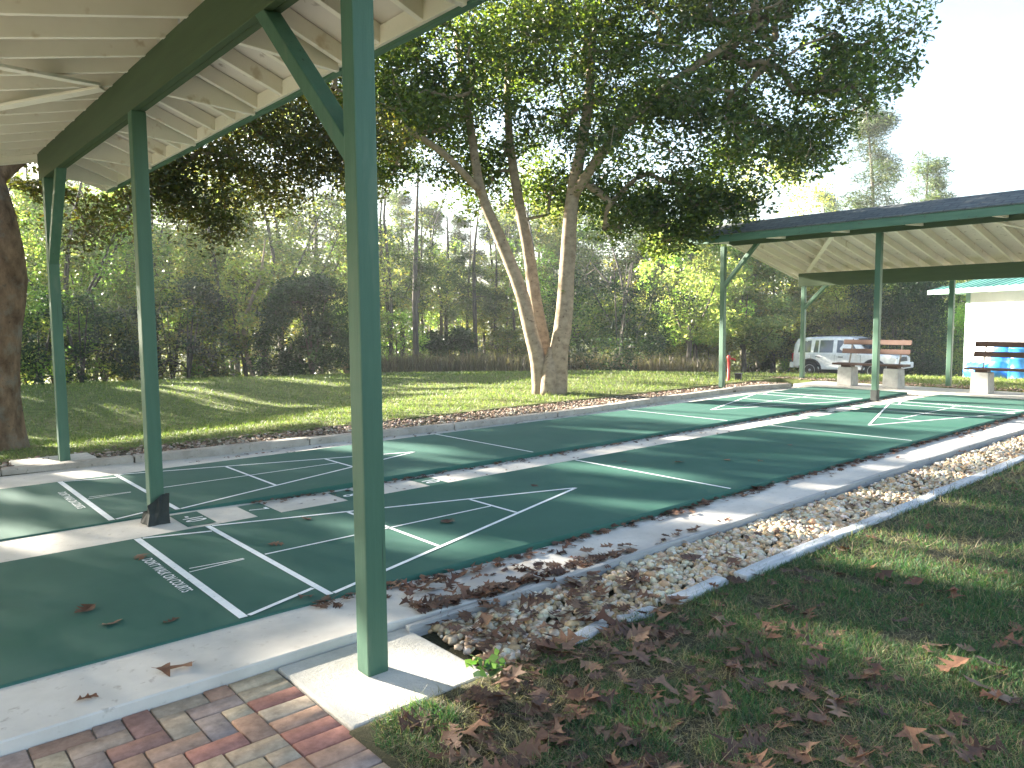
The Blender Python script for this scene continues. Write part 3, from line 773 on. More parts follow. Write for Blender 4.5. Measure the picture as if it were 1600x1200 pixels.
def skeleton(limbs, centers, mb, twig=.007, power=.5, sides=5, maxr=.12):
    """grow branches from limb paths to every clump centre, nearest first"""
    nodes = []; parent = []; rad0 = []
    for pts, rr in limbs:
        for i, p in enumerate(pts):
            nodes.append(np.array(p, float)); parent.append(-1); rad0.append(rr[i])
    nl = len(nodes)
    N = np.array(nodes); starts = list(N)
    d0 = np.array([np.min(np.linalg.norm(N-c, axis=1)) for c in centers]); order = np.argsort(d0)
    segs = []; arr = np.zeros((nl+len(centers)*2, 3)); arr[:nl] = N; cnt = nl; par = [-1]*nl
    for ci in order:
        c = centers[ci]; q = arr[:cnt]; dv = c-q; dist = np.linalg.norm(dv, axis=1)
        pen = dist*(1+.35*np.clip(-dv[:, 2]/(dist+.01), 0, 1))
        j = int(np.argmin(pen)); mid = (arr[j]+c)/2+rng.normal(size=3)*dist[j]*.09+np.array([0, 0, .06*dist[j]])
        arr[cnt] = mid; par.append(j); arr[cnt+1] = c; par.append(cnt); cnt += 2
    load = np.zeros(cnt); 
    for i in range(nl, cnt):
        load[i] += 0
    for i in range(cnt-1, nl-1, -1):
        load[i] += 1 if (i-nl) % 2 == 1 else 0
        if par[i] >= 0: load[par[i]] += load[i]
    r = np.minimum(twig*np.maximum(load, 1)**power, maxr)
    for i in range(nl, cnt, 2):
        j = par[i]; rj = min(r[i]*1.25, maxr)
        mb.tube([arr[j], arr[i], arr[i+1]], [rj, r[i], r[i+1]*.8], sides, cap=False)

def build_tree(name, label, cat, group, loc, limbs, centers, crad, per, lsize, tones, bark, cull=False, rz=0, aspect=.5, squash=.7, twig=.007, sides=5, droop=.15, matl='leaf', limb_sides=10, jit=.06):
    t = thing(name, label, cat, loc, rz, group)
    mb = MB()
    for pts, rr in limbs: mb.tube(pts, rr, limb_sides, jit=jit)
    C = np.array(centers)
    keepc = np.ones(len(C), bool)
    if cull: keepc = sun_cull(C+np.array(loc)) | (rng.random(len(C)) < .12)
    skeleton(limbs, C[keepc], mb, twig, sides=sides)
    mb.build('trunk', bark, t, smooth=True)
    n = len(C); cr = np.asarray(crad)*np.ones(n)
    k = (per*rng.uniform(.6, 1.35, n)*(cr/np.mean(cr))**2).astype(int)
    ci = np.repeat(np.arange(n), k)
    u = rng.normal(size=(len(ci), 3)); u /= np.linalg.norm(u, axis=1)[:, None]; rad = rng.random(len(ci))**.45
    off = u*(rad*cr[ci])[:, None]; off[:, 2] *= squash
    P = C[ci]+off
    ct = (rng.uniform(.6, 1.4, n)*rng.uniform(.75, 1.3))[ci]
    tn = tone_mix(len(P), *tones)*ct[:, None]*(2.6 if matl == 'wood_leaf' and tones is not EVER else .85)
    if cull:
        m = sun_cull(P+np.array(loc)); P = P[m]; tn = tn[m]
    V, F, T = leaves(P, lsize, tn, aspect, .5, droop)
    np_mesh('crown', V, F, M[matl], T, t)
    return t

def smooth_path(pts, n=14):
    P = np.array(pts, float); out = []
    for i in np.linspace(0, len(P)-1.0001, n):
        k = int(i); f = i-k; p0 = P[max(k-1, 0)]; p1 = P[k]; p2 = P[k+1]; p3 = P[min(k+2, len(P)-1)]
        out.append(.5*((2*p1)+(-p0+p2)*f+(2*p0-5*p1+4*p2-p3)*f*f+(-p0+3*p1-3*p2+p3)*f**3))
    return out

def lerp_r(rs, n=14): return list(np.interp(np.linspace(0, 1, n), np.linspace(0, 1, len(rs)), rs))

# view-aligned helper axes at the big tree only used for measuring its real limbs: rgt = to the right seen from the courts, bk = away
VIEW = lambda az: (np.array([math.sin(az), -math.cos(az), 0]), np.array([math.cos(az), math.sin(az), 0]))

def big_tree():
    loc = (8.62, 6.95, H1(8.62, 6.95)-.03); az = math.atan2(loc[1]-CAM[1], loc[0]-CAM[0]); rg, bk = VIEW(az)
    def P(a, h, d=0): return tuple(rg*a+bk*d+np.array([0, 0, h]))
    n = 16
    limbs = [
        (smooth_path([P(-.1, -.1), P(-.16, .6), P(-.3, 1.2), P(-.5, 2.0, .1), P(-.85, 2.9, .2), P(-1.25, 3.9, .3), P(-1.45, 5.2, .4), P(-1.7, 6.8, .5)], n), lerp_r([.2, .155, .14, .13, .115, .095, .075, .04], n)),
        (smooth_path([P(.02, 0, .2), P(-.08, .9, .3), P(-.22, 1.8, .5), P(-.36, 2.8, .6), P(-.55, 3.8, .8), P(-.75, 5.4, 1), P(-.7, 7.4, 1)], n), lerp_r([.16, .16, .13, .115, .1, .08, .04], n)),
        (smooth_path([P(.16, -.1), P(.2, .6), P(.3, 1.3), P(.36, 2.0), P(.42, 2.9), P(.5, 3.8, -.1), P(.75, 5.2, -.2), P(.9, 7.2, -.2)], n), lerp_r([.23, .19, .17, .155, .145, .12, .09, .05], n)),
        (smooth_path([P(.5, 3.7, -.1), P(1.1, 4.5, -.6), P(2.1, 5.4, -1.0), P(3.6, 6.3, -1.3)], 10), lerp_r([.1, .09, .07, .04], 10)),
        (smooth_path([P(-1.2, 3.8, .3), P(-1.9, 4.5, -.3), P(-2.8, 5.0, -.8), P(-3.6, 5.4, -1.2)], 10), lerp_r([.07, .06, .05, .03], 10)),
        (smooth_path([P(.02, .0, -.2), P(.05, .5, -.12), P(.1, .9, 0)], 8), lerp_r([.17, .14, .08], 8)),
    ]
    C = []; cr = []
    # crown: union of rounded masses (a = right, h = height, d = away), radii
    masses = [(-2.6, 5.6, 0, 2.2, 1.6, 2.2), (-.6, 6.6, .2, 2.8, 2.2, 3.0), (2.0, 6.6, -.2, 2.8, 2.2, 3.0), (4.1, 6.4, -.8, 2.2, 1.8, 2.3), (0.2, 8.6, 0, 3.2, 2.2, 3.0), (3.0, 8.4, -.5, 2.8, 2.0, 2.6),
              (5.6, 7.7, -1.0, 1.4, .9, 1.4), (1.6, 4.7, -.6, 2.0, 1.0, 1.8), (3.6, 4.7, -.4, 1.7, .9, 1.5), (4.9, 5.5, -.9, 1.3, .8, 1.2), (-2.9, 4.3, .2, 1.1, .9, 1.2), (-.9, 4.3, 1.6, 1.7, .8, 1.2), (-3.9, 6.7, -.2, 1.9, 1.4, 1.6), (-1.6, 4.9, -1.2, 1.6, .9, 1.2), (6.4, 8.3, -1.2, 1.0, .5, .9),
              (-5.0, 5.6, -.6, 1.2, .9, 1.1), (-2.0, 3.9, .9, 1.0, .6, .9), (.9, 3.9, 1.2, 1.3, .6, 1.0), (2.7, 3.7, .4, 1.2, .6, 1.0), (4.3, 4.5, .3, 1.0, .5, .8), (-3.2, 5.2, 1.6, 1.5, 1.0, 1.2), (1.6, 3.4, .3, .9, .4, .8), (3.1, 3.7, .2, .9, .4, .7), (2.4, 3.1, .8, .6, .35, .5)]
    for a, h, d, ra, rh, rd in masses:
        k = int(18*ra*rh*rd*.42)+14
        for _ in range(k):
            u = rng.normal(size=3); u /= np.linalg.norm(u); r = rng.random()**.4
            C.append(rg*(a+u[0]*r*ra)+bk*(d+u[1]*r*rd)+np.array([0, 0, h+u[2]*r*rh])); cr.append(rng.uniform(.36, .62))
    C = np.array(C); cr = np.array(cr)
    g = vnoise(C[:, 0]*.8+3, C[:, 2]*.9+C[:, 1]*.4+8, 31) > .27
    C = C[g]; cr = cr[g]
    # sprouts between the stems
    sp = [P(-.55, 1.6, -.1), P(-.7, 1.45, -.1), P(-.2, 1.15, -.1), P(.2, 1.7, -.1), P(-.15, 1.8, 0), P(.35, 1.95, -.2)]
    C = np.vstack([C, np.array(sp)]); cr = np.append(cr, [.2, .18, .15, .12, .15, .12])
    build_tree('live_oak_tree', 'big spreading oak with three pale stems behind the middle of the kerb', 'tree', None, loc, limbs, C, cr*.92, 165, .1, OAK, M['bark_pale'], True, squash=.8, twig=.0085)
big_tree()

def left_tree():
    loc = (-.02, 7.25, H1(-.02, 7.25)-.03); az = math.atan2(loc[1]-CAM[1], loc[0]-CAM[0]); rg, bk = VIEW(az)
    def P(a, h, d=0): return tuple(rg*a+bk*d+np.array([0, 0, h]))
    n = 16
    limbs = [(smooth_path([P(-.12, -.1), P(-.12, .25), P(-.08, 1.0), P(.02, 1.7), P(.08, 2.2), P(-.02, 2.9), P(-.1, 3.6, .2), P(.2, 4.6, .5), P(.4, 6, .8)], n), lerp_r([.42, .33, .28, .27, .26, .25, .22, .15, .06], n)),
             (smooth_path([P(-.02, 3.2, .1), P(.7, 3.9, .3), P(1.7, 4.4, .5), P(3.0, 4.6, .6)], 10), lerp_r([.14, .11, .08, .04], 10)),
             (smooth_path([P(-.1, 3.4, .1), P(-1.0, 4.4, .1), P(-2.2, 5.2, .2)], 10), lerp_r([.14, .11, .05], 10)),
             (smooth_path([P(.1, 1.9, 0), P(-.35, 2.5, -.1), P(-.8, 3.3, -.1)], 8), lerp_r([.15, .13, .1], 8))]
    masses = [(1.9, 4.4, .3, 2.2, 1.3, 1.8), (.2, 6.2, .3, 3.4, 1.8, 3.0), (-2.2, 5.6, 0, 2.4, 1.6, 2.4), (3.4, 3.9, .4, 1.4, .8, 1.3), (4.6, 4.1, .3, 1.0, .6, 1.0), (1.0, 3.2, .8, .8, .6, .8), (3.0, 5.6, .4, 2.0, 1.2, 1.8), (2.4, 3.2, .5, .9, .55, .8), (-1.2, 3.7, .3, .8, .6, .8)]
    C = []; cr = []
    for a, h, d, ra, rh, rd in masses:
        for _ in range(int(20*ra*rh*rd*.42)+14):
            u = rng.normal(size=3); u /= np.linalg.norm(u); r = rng.random()**.4
            C.append(rg*(a+u[0]*r*ra)+bk*(d+u[1]*r*rd)+np.array([0, 0, h+u[2]*r*rh])); cr.append(rng.uniform(.3, .5))
    C = np.array(C); cr = np.array(cr); g = vnoise(C[:, 0]*.9+13, C[:, 2]*1.0+C[:, 1]*.4+8, 33) > .22
    build_tree('live_oak_tree', 'oak with one thick mottled trunk standing by the lawn side post', 'tree', None, loc, limbs, C[g], cr[g], 330, .07, OLIVE, M['bark'], True, squash=.8, twig=.008)
left_tree()

# ------------------------------------------------------------------ forest behind the lawn
def polar(az, r):
    a = R(az); return CAM[0]+r*math.cos(a), CAM[1]+r*math.sin(a)

PROTO = {}
def limbs_for(kind, h):
    w = lambda s: rng.normal()*s
    if kind == 'pine':
        return [(smooth_path([(0, 0, -.2), (w(.1), w(.1), h*.35), (w(.2), w(.2), h*.7), (w(.25), w(.25), h)], 10), lerp_r([.13, .11, .08, .02], 10))]
    if kind == 'broad':
        L = [(smooth_path([(0, 0, -.2), (w(.15), w(.15), h*.2), (w(.3), w(.3), h*.5), (w(.5), w(.5), h*.85)], 9), lerp_r([.13, .1, .07, .02], 9))]
        for _ in range(3):
            a = rng.uniform(0, 2*PI); L.append((smooth_path([(0, 0, h*.22), (math.cos(a)*h*.14, math.sin(a)*h*.14, h*.42), (math.cos(a)*h*.25, math.sin(a)*h*.25, h*.65)], 7), lerp_r([.065, .045, .02], 7)))
        return L
    if kind == 'slim':
        return [(smooth_path([(0, 0, -.2), (w(.15), w(.15), h*.35), (w(.35), w(.35), h*.7), (w(.5), w(.5), h*.97)], 9), lerp_r([.09, .075, .05, .015], 9))]
    if kind == 'shrub':
        L = []
        for _ in range(4):
            a = rng.uniform(0, 2*PI); L.append((smooth_path([(0, 0, -.1), (math.cos(a)*.25, math.sin(a)*.25, h*.4), (math.cos(a)*.5, math.sin(a)*.5, h*.75)], 6), lerp_r([.04, .03, .012], 6)))
        return L
    return []

def crown_for(kind, h):
    C = []; n = {'pine': 62, 'broad': 95, 'slim': 46, 'shrub': 55, 'dense': 110}[kind]
    for i in range(n):
        a = rng.uniform(0, 2*PI); u = rng.random()
        if kind == 'pine':
            f = .36+.64*rng.random()**.8; rr = (.2*h*(1.1-f)+.3)*rng.uniform(.5, 1)
            C.append((math.cos(a)*rr, math.sin(a)*rr, f*h))
        elif kind == 'slim':
            f = rng.uniform(.35, 1); rr = .16*h*math.sin(PI*min(1, (1.08-f)*1.1))*rng.random()**.5+.1
            C.append((math.cos(a)*rr, math.sin(a)*rr, f*h))
        elif kind == 'shrub':
            f = rng.random()**.8; rr = .55*h*math.sqrt(max(0, 1-(f*.95)**2))*rng.random()**.4
            C.append((math.cos(a)*rr, math.sin(a)*rr, .1+f*h*.95))
        elif kind == 'dense':
            f = rng.random()**.9; rr = .52*h*math.sqrt(max(0, 1-(f*.97)**2.4))*rng.random()**.35
            C.append((math.cos(a)*rr, math.sin(a)*rr, .1+f*h*.95))
        else:
            f = rng.uniform(.25, 1); rr = .36*h*math.sin(PI*min(1, .12+.83*(1.02-f)))*rng.random()**.45+.15
            C.append((math.cos(a)*rr, math.sin(a)*rr, f*h))
    return np.array(C)

SPEC = {  # crad, per, leaf size, aspect, squash
    'pine': (.6, 230, .27, .1, .7), 'broad': (.66, 150, .15, .5, .75), 'slim': (.56, 95, .14, .5, .8), 'shrub': (.42, 120, .11, .5, .8), 'dense': (.42, 260, .1, .5, .85)}
def forest_tree(kind, az, r, h, pal, bark, name, label, cat, group, lit_cull=None, thin=1):
    x, y = polar(az, r); z = H1(x, y)-.05
    crad, per, ls, asp, sq = SPEC[kind]
    L = limbs_for(kind if kind != 'dense' else 'shrub', h)
    C = crown_for(kind, h)
    cull = lit_cull if lit_cull is not None else az > 40
    return build_tree(name, label, cat, group, (x, y, z), L, C, crad*(h/8 if kind in ('broad', 'slim') else max(.8, h/12) if kind == 'pine' else max(.75, h/3.2)), int(per*thin), ls*(1.0 if r < 34 else 1.15), pal, bark, cull, 0, asp, sq, .008, 4, .1,
                      'needle' if kind == 'pine' else 'wood_leaf', 7, .08)

def copy_tree(o, loc, rz, sc, label=None):
    c = o.copy(); col.objects.link(c); c.location = loc; c.rotation_euler = (0, 0, rz); c.scale = (sc, sc, sc*rnd.uniform(.9, 1.1))
    if label: c['label'] = label
    for ch in list(o.children):
        d = ch.copy(); col.objects.link(d); d.parent = c
    return c

def u2az(u, v=500):
    # bearing of a photo column at eye level (measured once from the photograph)
    return 49.1-math.degrees(math.atan((u-800)/1190.6/math.cos(R(4.8))))

# singled-out trees and shrubs of the wood edge
G = 'trees of the wood behind the lawn'
forest_tree('dense', u2az(488), 25, 3.2, EVER, M['bark_grey'], 'evergreen_shrub', 'dense dark round evergreen shrub at the edge of the lawn', 'shrub', None)
forest_tree('dense', u2az(965), 29, 5.6, EVER, M['bark_grey'], 'evergreen_tree', 'broad dark evergreen tree right of the three stemmed oak', 'tree', None)
forest_tree('dense', u2az(1400), 40, 5.4, EVER, M['bark_grey'], 'cedar_tree', 'dark cedar rising behind the front of the silver car', 'tree', None)
forest_tree('dense', u2az(1315), 41, 5.2, YELL, M['bark_grey'], 'sunlit_bush', 'sunlit yellow green bushy tree behind the back of the silver car', 'tree', None)
forest_tree('broad', u2az(1205), 41, 7.4, OLIVE, M['bark_grey'], 'leaning_oak', 'olive green oak seen between the two left posts of the far shelter', 'tree', None)
forest_tree('broad', u2az(1215)+1.2, 44, 11.5, YELL, M['bark_grey'], 'autumn_tree', 'yellowing tree rising above the left end of the shingled roof', 'tree', None, thin=.7)
forest_tree('pine', u2az(1352), 42, 13.6, PINE, M['bark_grey'], 'pine_tree', 'tall pine rising over the shingled roof, partly behind the oak crown', 'tree', None, thin=1.1)
forest_tree('pine', u2az(1440), 46, 11.8, PINE, M['bark_grey'], 'pine_tree', 'thin sparse pine standing alone against the white sky', 'tree', None, thin=.7)
forest_tree('slim', u2az(400), 26.0, 4.6, YELL, M['bark_pale'], 'pale_tree', 'small pale branched tree with few yellow leaves beside the dark round shrub', 'tree', None, thin=.55)
forest_tree('broad', u2az(1075), 33, 6.4, GREY, M['bark_grey'], 'grey_green_tree', 'grey green tree between the dark evergreen and the far shelter', 'tree', None, thin=.8)

LB = {'pine': 'tall pine with sparse crown standing in the wood behind the lawn', 'broad': 'spreading leafy tree standing in the wood behind the lawn', 'slim': 'slender thin leaved tree standing in the wood behind the lawn', 'shrub': 'low leafy shrub in the understorey along the wood edge'}
GR = {'pine': 'pines of the wood', 'broad': 'leafy trees of the wood', 'slim': 'slender trees of the wood', 'shrub': 'understorey shrubs of the wood edge'}
NM = {'pine': 'pine_tree', 'broad': 'woodland_tree', 'slim': 'slender_tree', 'shrub': 'understorey_shrub'}
PAL = {'pine': [PINE], 'broad': [OAK, OLIVE, GREY], 'slim': [GREY, YELL, OLIVE, OAK], 'shrub': [OAK, EVER, GREY, OLIVE]}
def wood(kind, az, r, h, thin=1, pal=None):
    forest_tree(kind, az, r, h, pal or rnd.choice(PAL[kind]), M['bark_grey'], NM[kind], LB[kind], 'shrub' if kind == 'shrub' else 'tree', GR[kind], thin=thin)
# understorey belt
for u in list(range(-20, 390, 40)):
    wood('shrub', u2az(u+rnd.uniform(-15, 15)), rnd.uniform(25.5, 28.5), rnd.uniform(2.2, 3.6))
for u in list(range(560, 900, 60)):
    wood('shrub', u2az(u+rnd.uniform(-20, 20)), rnd.uniform(33, 38), rnd.uniform(1.8, 2.8), .8)
for u in list(range(1030, 1340, 44)):
    wood('shrub', u2az(u+rnd.uniform(-15, 15)), rnd.uniform(39.5, 43), rnd.uniform(2.4, 3.6))
for u in (1385, 1440, 1475, 1500): wood('shrub', u2az(u), rnd.uniform(42, 46), rnd.uniform(2.6, 4))
# middle storey
for u in list(range(0, 570, 38)):
    wood(rnd.choice(['slim', 'broad', 'broad']), u2az(u+rnd.uniform(-18, 18)), rnd.uniform(29, 42), rnd.uniform(7, 11), 1.0)
for u in list(range(570, 900, 20)):
    wood('slim', u2az(u+rnd.uniform(-12, 12)), rnd.uniform(33, 46), rnd.uniform(7.5, 11), 1.0)
for u in list(range(880, 1200, 40)):
    wood('broad', u2az(u+rnd.uniform(-18, 18)), rnd.uniform(36, 46), rnd.uniform(6, 9), 1.0)
for u in list(range(1250, 1520, 55)):
    wood('broad', u2az(u+rnd.uniform(-18, 18)), rnd.uniform(46, 52), rnd.uniform(6, 7.5), .8)
# pines behind
for u, r, h in ((60, 38, 10), (130, 42, 11), (200, 44, 11), (235, 36, 9.5), (270, 45, 12), (335, 47, 12), (410, 46, 12), (470, 48, 13), (535, 47, 12.5), (590, 47, 12.5), (630, 50, 12), (675, 46, 10.5), (725, 48, 10), (770, 47, 10), (850, 48, 11), (890, 44, 10), (300, 40, 11), (372, 34, 9), (440, 42, 12), (505, 39, 11.5), (560, 44, 12), (652, 31, 8.5), (610, 40, 10), (700, 42, 9.5), (745, 38, 8.5), (800, 45, 10), (930, 46, 11), (1010, 44, 10), (1100, 46, 10.5), (1160, 50, 11), (1290, 52, 11.5)):
    wood('pine', u2az(u), r, h, .8)
# the wood carries on beyond the left edge of the view; its crowns shade the courts
for i in range(10):
    az = 84+i*2.6+rnd.uniform(-.8, .8)
    wood('broad', az, rnd.uniform(27, 33), rnd.uniform(9.5, 12.5), 1.0)
for i in range(2):
    wood('broad', 97+i*5+rnd.uniform(-1, 1), rnd.uniform(36, 42), rnd.uniform(12, 14), 1.0)
for i in range(8):
    wood('shrub', 86+i*4.5, 26+rnd.uniform(-1, 2), rnd.uniform(3, 4.2))

# far wood as one mass closing the gaps low down
def far_wood():
    n = 110000; az = np.radians(rng.uniform(5, 92, n)); r = rng.uniform(54, 72, n)
    x = CAM[0]+r*np.cos(az); y = CAM[1]+r*np.sin(az); hh = 5.0+4*vnoise(az*38, r*.03, 4)
    z = H(x, y)+hh*rng.random(n)**.85
    P = np.stack([x, y, z], -1); kk = sun_cull(P); P = P[kk]
    V, F, T = leaves(P, .34, tone_mix(len(P), *GREY)*(.5+1.2*vnoise(x*.45, z*.5+y*.3, 12))[kk][:, None], .6, .5, .1)
    tag(np_mesh('far_wood', V, F, M['leaf'], T), kind='stuff')
far_wood()

# ------------------------------------------------------------------ grass
def blades(P, h, w, tones, lean=.5):
    n = len(P); a = rng.uniform(0, 2*PI, n); s = np.stack([np.cos(a), np.sin(a), np.zeros(n)], -1)
    l = rng.normal(size=(n, 3))*lean; l[:, 2] = 1; l /= np.linalg.norm(l, axis=1)[:, None]
    hh = h*rng.uniform(.5, 1.3, n)[:, None]; ww = (w*rng.uniform(.7, 1.3, n))[:, None]
    l2 = l+rng.normal(size=(n, 3))*lean*.8; l2[:, 2] *= .75
    V = np.empty((n, 5, 3)); V[:, 0] = P-s*ww; V[:, 1] = P+s*ww; m = P+l*hh*.55; V[:, 2] = m+s*ww*.75; V[:, 3] = m-s*ww*.75; V[:, 4] = m+l2*hh*.5
    b = np.arange(n)[:, None]*5
    F = np.concatenate([b+np.array([[0, 1, 2]]), b+np.array([[0, 2, 3]]), b+np.array([[3, 2, 4]])], 0)
    return V.reshape(-1, 3), F, np.concatenate([tones]*3, 0)

GR_T = ([(.05, .125, .05), (.075, .16, .06), (.04, .1, .05), (.24, .21, .13), (.1, .15, .06)], [5, 4, 4, 1.6, 2])
def near_grass():
    n = 520000
    az = np.radians(rng.uniform(-25, 60, n)); r = 1.35*np.exp(rng.random(n)*math.log(16/1.35))
    r = np.where(rng.random(n) < .3, rng.uniform(1.5, 5, n), r)
    x = CAM[0]+r*np.cos(az); y = CAM[1]+r*np.sin(az)
    edge = -1.19+.1*(vnoise(x*3, y*0+2, 6)-.5)+.1*sstep(2.5, 1.2, x)
    dens = vnoise(x*2.2, y*2.2, 14)*.6+vnoise(x*6, y*6, 15)*.4
    m = (y < edge) & (x > -.06+.08*vnoise(y*6, x*0, 2)) & (dens > .27+.24*sstep(1.6, .2, x))
    m &= ~((x < .6) & (y > -1.165+.02*vnoise(x*9, y*0, 3)))
    x, y, r = x[m], y[m], r[m]
    P = np.stack([x, y, H(x, y)-.004], -1)
    sz = np.clip(r/4, .9, 2.2)
    V, F, T = blades(P, (.03*sz**.5*(.45+1.4*vnoise(x*4, y*4, 17)))[:, None], .0016*sz, tone_mix(len(x), *GR_T), .6)
    m_ = 210000; az = np.radians(rng.uniform(-25, 60, m_)); r2_ = 1.35*np.exp(rng.random(m_)*math.log(14/1.35)); x2 = CAM[0]+r2_*np.cos(az); y2 = CAM[1]+r2_*np.sin(az)
    m_ = (y2 < -1.16) & (x2 > -.05); x2, y2, s2_ = x2[m_], y2[m_], np.clip(r2_[m_]/4, .9, 2.2); P2 = np.stack([x2, y2, H(x2, y2)+.003], -1)
    ok = ~((P2[:, 0] < .6) & (P2[:, 1] > -1.17)) & (P2[:, 0] > -.05); P2 = P2[ok]; s2 = s2_[ok]
    V2, F2, T2 = blades(P2, (.04*s2**.5)[:, None], .0015*s2, tone_mix(len(P2), [(.2, .17, .11), (.28, .24, .15), (.13, .11, .075)], [3, 3, 2]), 2.2)
    V2[:, 2] = np.maximum(V2[:, 2], H(V2[:, 0], V2[:, 1])+.001)
    V, F, T = np.concatenate([V, V2]), np.concatenate([F, F2+len(V)]), np.concatenate([T, T2])
    tag(np_mesh('grass', V, F, M['grass'], T), kind='stuff')
near_grass()

def lawn_grass():
    n = 150000
    az = np.radians(rng.uniform(10, 84, n)); r = 8.5*np.exp(rng.random(n)*math.log(36/8.5))
    x = CAM[0]+r*np.cos(az); y = CAM[1]+r*np.sin(az)
    m = ((y > 5.78+.1*(vnoise(x*3, y*0, 9)-.3)) | (x > 14.95)) & ~((x > 14.9) & (y < -2))
    m &= ~((np.hypot(x-8.62, y-6.95) < .35) | (np.hypot(x+.02, y-7.25) < .4))
    x, y, r = x[m], y[m], r[m]
    P = np.stack([x, y, H(x, y)-.005], -1); s = np.clip(r/10, .9, 3)
    LT_ = ([(.125, .165, .05), (.16, .19, .06), (.095, .13, .045), (.22, .2, .1)], [4, 4, 3, 2])
    V, F, T = blades(P, (.055*s**.35)[:, None], .0042*s, tone_mix(len(x), *LT_), .7)
    tag(np_mesh('lawn_grass', V, F, M['grass'], T), kind='stuff')
    # tall dry grass in front of the pine stand
    n = 16000; u = rng.uniform(540, 1130, n); az = np.array([R(u2az(q)) for q in u]); r = rng.uniform(28.5, 33.5, n)
    x = CAM[0]+r*np.cos(az); y = CAM[1]+r*np.sin(az); P = np.stack([x, y, H(x, y)-.02], -1)
    hgt = .5+.5*vnoise(x*.8, y*.8, 3)
    V, F, T = blades(P, hgt[:, None], np.full(n, .014), tone_mix(n, [(.17, .13, .1), (.22, .17, .13), (.12, .1, .075), (.15, .12, .07)], [3, 2, 3, 2]), .25)
    tag(np_mesh('tall_dry_grass', V, F, M['grass'], T), kind='stuff')
    n = 9000; x = rng.uniform(1.4, 13.5, n); y = 5.8+rng.random(n)**2*.25
lawn_grass()

# ------------------------------------------------------------------ stones
def ico(sub):
    bm = bmesh.new(); bmesh.ops.create_icosphere(bm, subdivisions=sub, radius=1)
    v = np.array([q.co[:] for q in bm.verts]); f = np.array([[q.index for q in p.verts] for p in bm.faces]); bm.free(); return v, f
I1, I2 = ico(1), ico(2)
def stones(x, y, z, s, base, tone, flat=(.5, .85)):
    bv, bf = base; n = len(x); k = len(bv)
    sc = s[:, None]*np.stack([rng.uniform(.7, 1.25, n), rng.uniform(.7, 1.1, n), rng.uniform(*flat, n)], -1)
    V = bv[None]*(1+.16*rng.normal(size=(n, k, 1))*.7)*sc[:, None, :]
    a = rng.uniform(0, 2*PI, n); t = rng.normal(size=n)*.35; ca, sa = np.cos(a)[:, None], np.sin(a)[:, None]; ct, st_ = np.cos(t)[:, None], np.sin(t)[:, None]
    X0, Y0, Z0 = V[..., 0], V[..., 1], V[..., 2]; X1, Z1 = X0*ct-Z0*st_, X0*st_+Z0*ct
    V = np.stack([X1*ca-Y0*sa, X1*sa+Y0*ca, Z1], -1)+np.stack([x, y, z], -1)[:, None, :]
    F = (bf[None]+(np.arange(n)*k)[:, None, None]).reshape(-1, 3)
    return V.reshape(-1, 3), F, np.repeat(tone, len(bf), 0)
def gravel():
    ST = ([(.58, .5, .38), (.5, .4, .27), (.46, .32, .18), (.66, .6, .49), (.34, .25, .16), (.54, .39, .23)], [5, 4, 3, 4, 1.2, 2.5])
    parts = []
    for x0, x1, n, base in ((.58, 4.6, 4200, I2), (4.6, 14.6, 6400, I1)):
        x = rng.uniform(x0, x1, n); y = -1.11+.53*rng.random(n); lay = rng.random(n)
        s = rng.uniform(.011, .025, n)*np.where(rng.random(n) < .1, 1.35, 1); z = -.083+s*.4+.03*lay*(1-.6*np.abs((y+.84)/.27))
        ok = (x > .62+.1*rng.random(n)); x, y, z, s = x[ok], y[ok], z[ok], s[ok]
        parts.append(stones(x, y, z, s, base, tone_mix(len(x), *ST, .12)))
    o = 0; Vs = []; Fs = []; Ts = []
    for V, F, T in parts: Vs.append(V); Fs.append(F+o); Ts.append(T); o += len(V)
    tag(np_mesh('gravel', np.concatenate(Vs), np.concatenate(Fs), M['stone'], np.concatenate(Ts), smooth=True), kind='stuff')
    n = 6500; x = rng.uniform(-2.3, 13.9, n)**1; y = rng.uniform(4.93, 5.78, n)
    ok = (y > np.interp(x, [k[0] for k in KP], [k[1] for k in KP])+.1) & ~((x > -.22) & (x < .54) & (y < 5.68)); x, y = x[ok], y[ok]
    s = rng.uniform(.012, .03, len(x)); V, F, T = stones(x, y, -.005+.02*rng.random(len(x)), s, I1, tone_mix(len(x), [(.3, .22, .16), (.4, .33, .26), (.5, .44, .37), (.2, .14, .1)], [4, 3, 2, 3], .15), (.3, .6))
    tag(np_mesh('bark_gravel', V, F, M['chip'], T), kind='stuff')
    # pale stones at the far end beyond the bench paving
    n = 1800; x = rng.uniform(14.86, 15.5, n); y = rng.uniform(-1.4, 6, n); s = rng.uniform(.015, .035, n)
    V, F, T = stones(x, y, H(x, y)+.005, s, I1, tone_mix(n, [(.36, .27, .2), (.45, .37, .29), (.22, .15, .1)], [3, 2, 3], .15), (.3, .6))
    tag(np_mesh('edge_gravel', V, F, M['chip'], T), kind='stuff')
gravel()

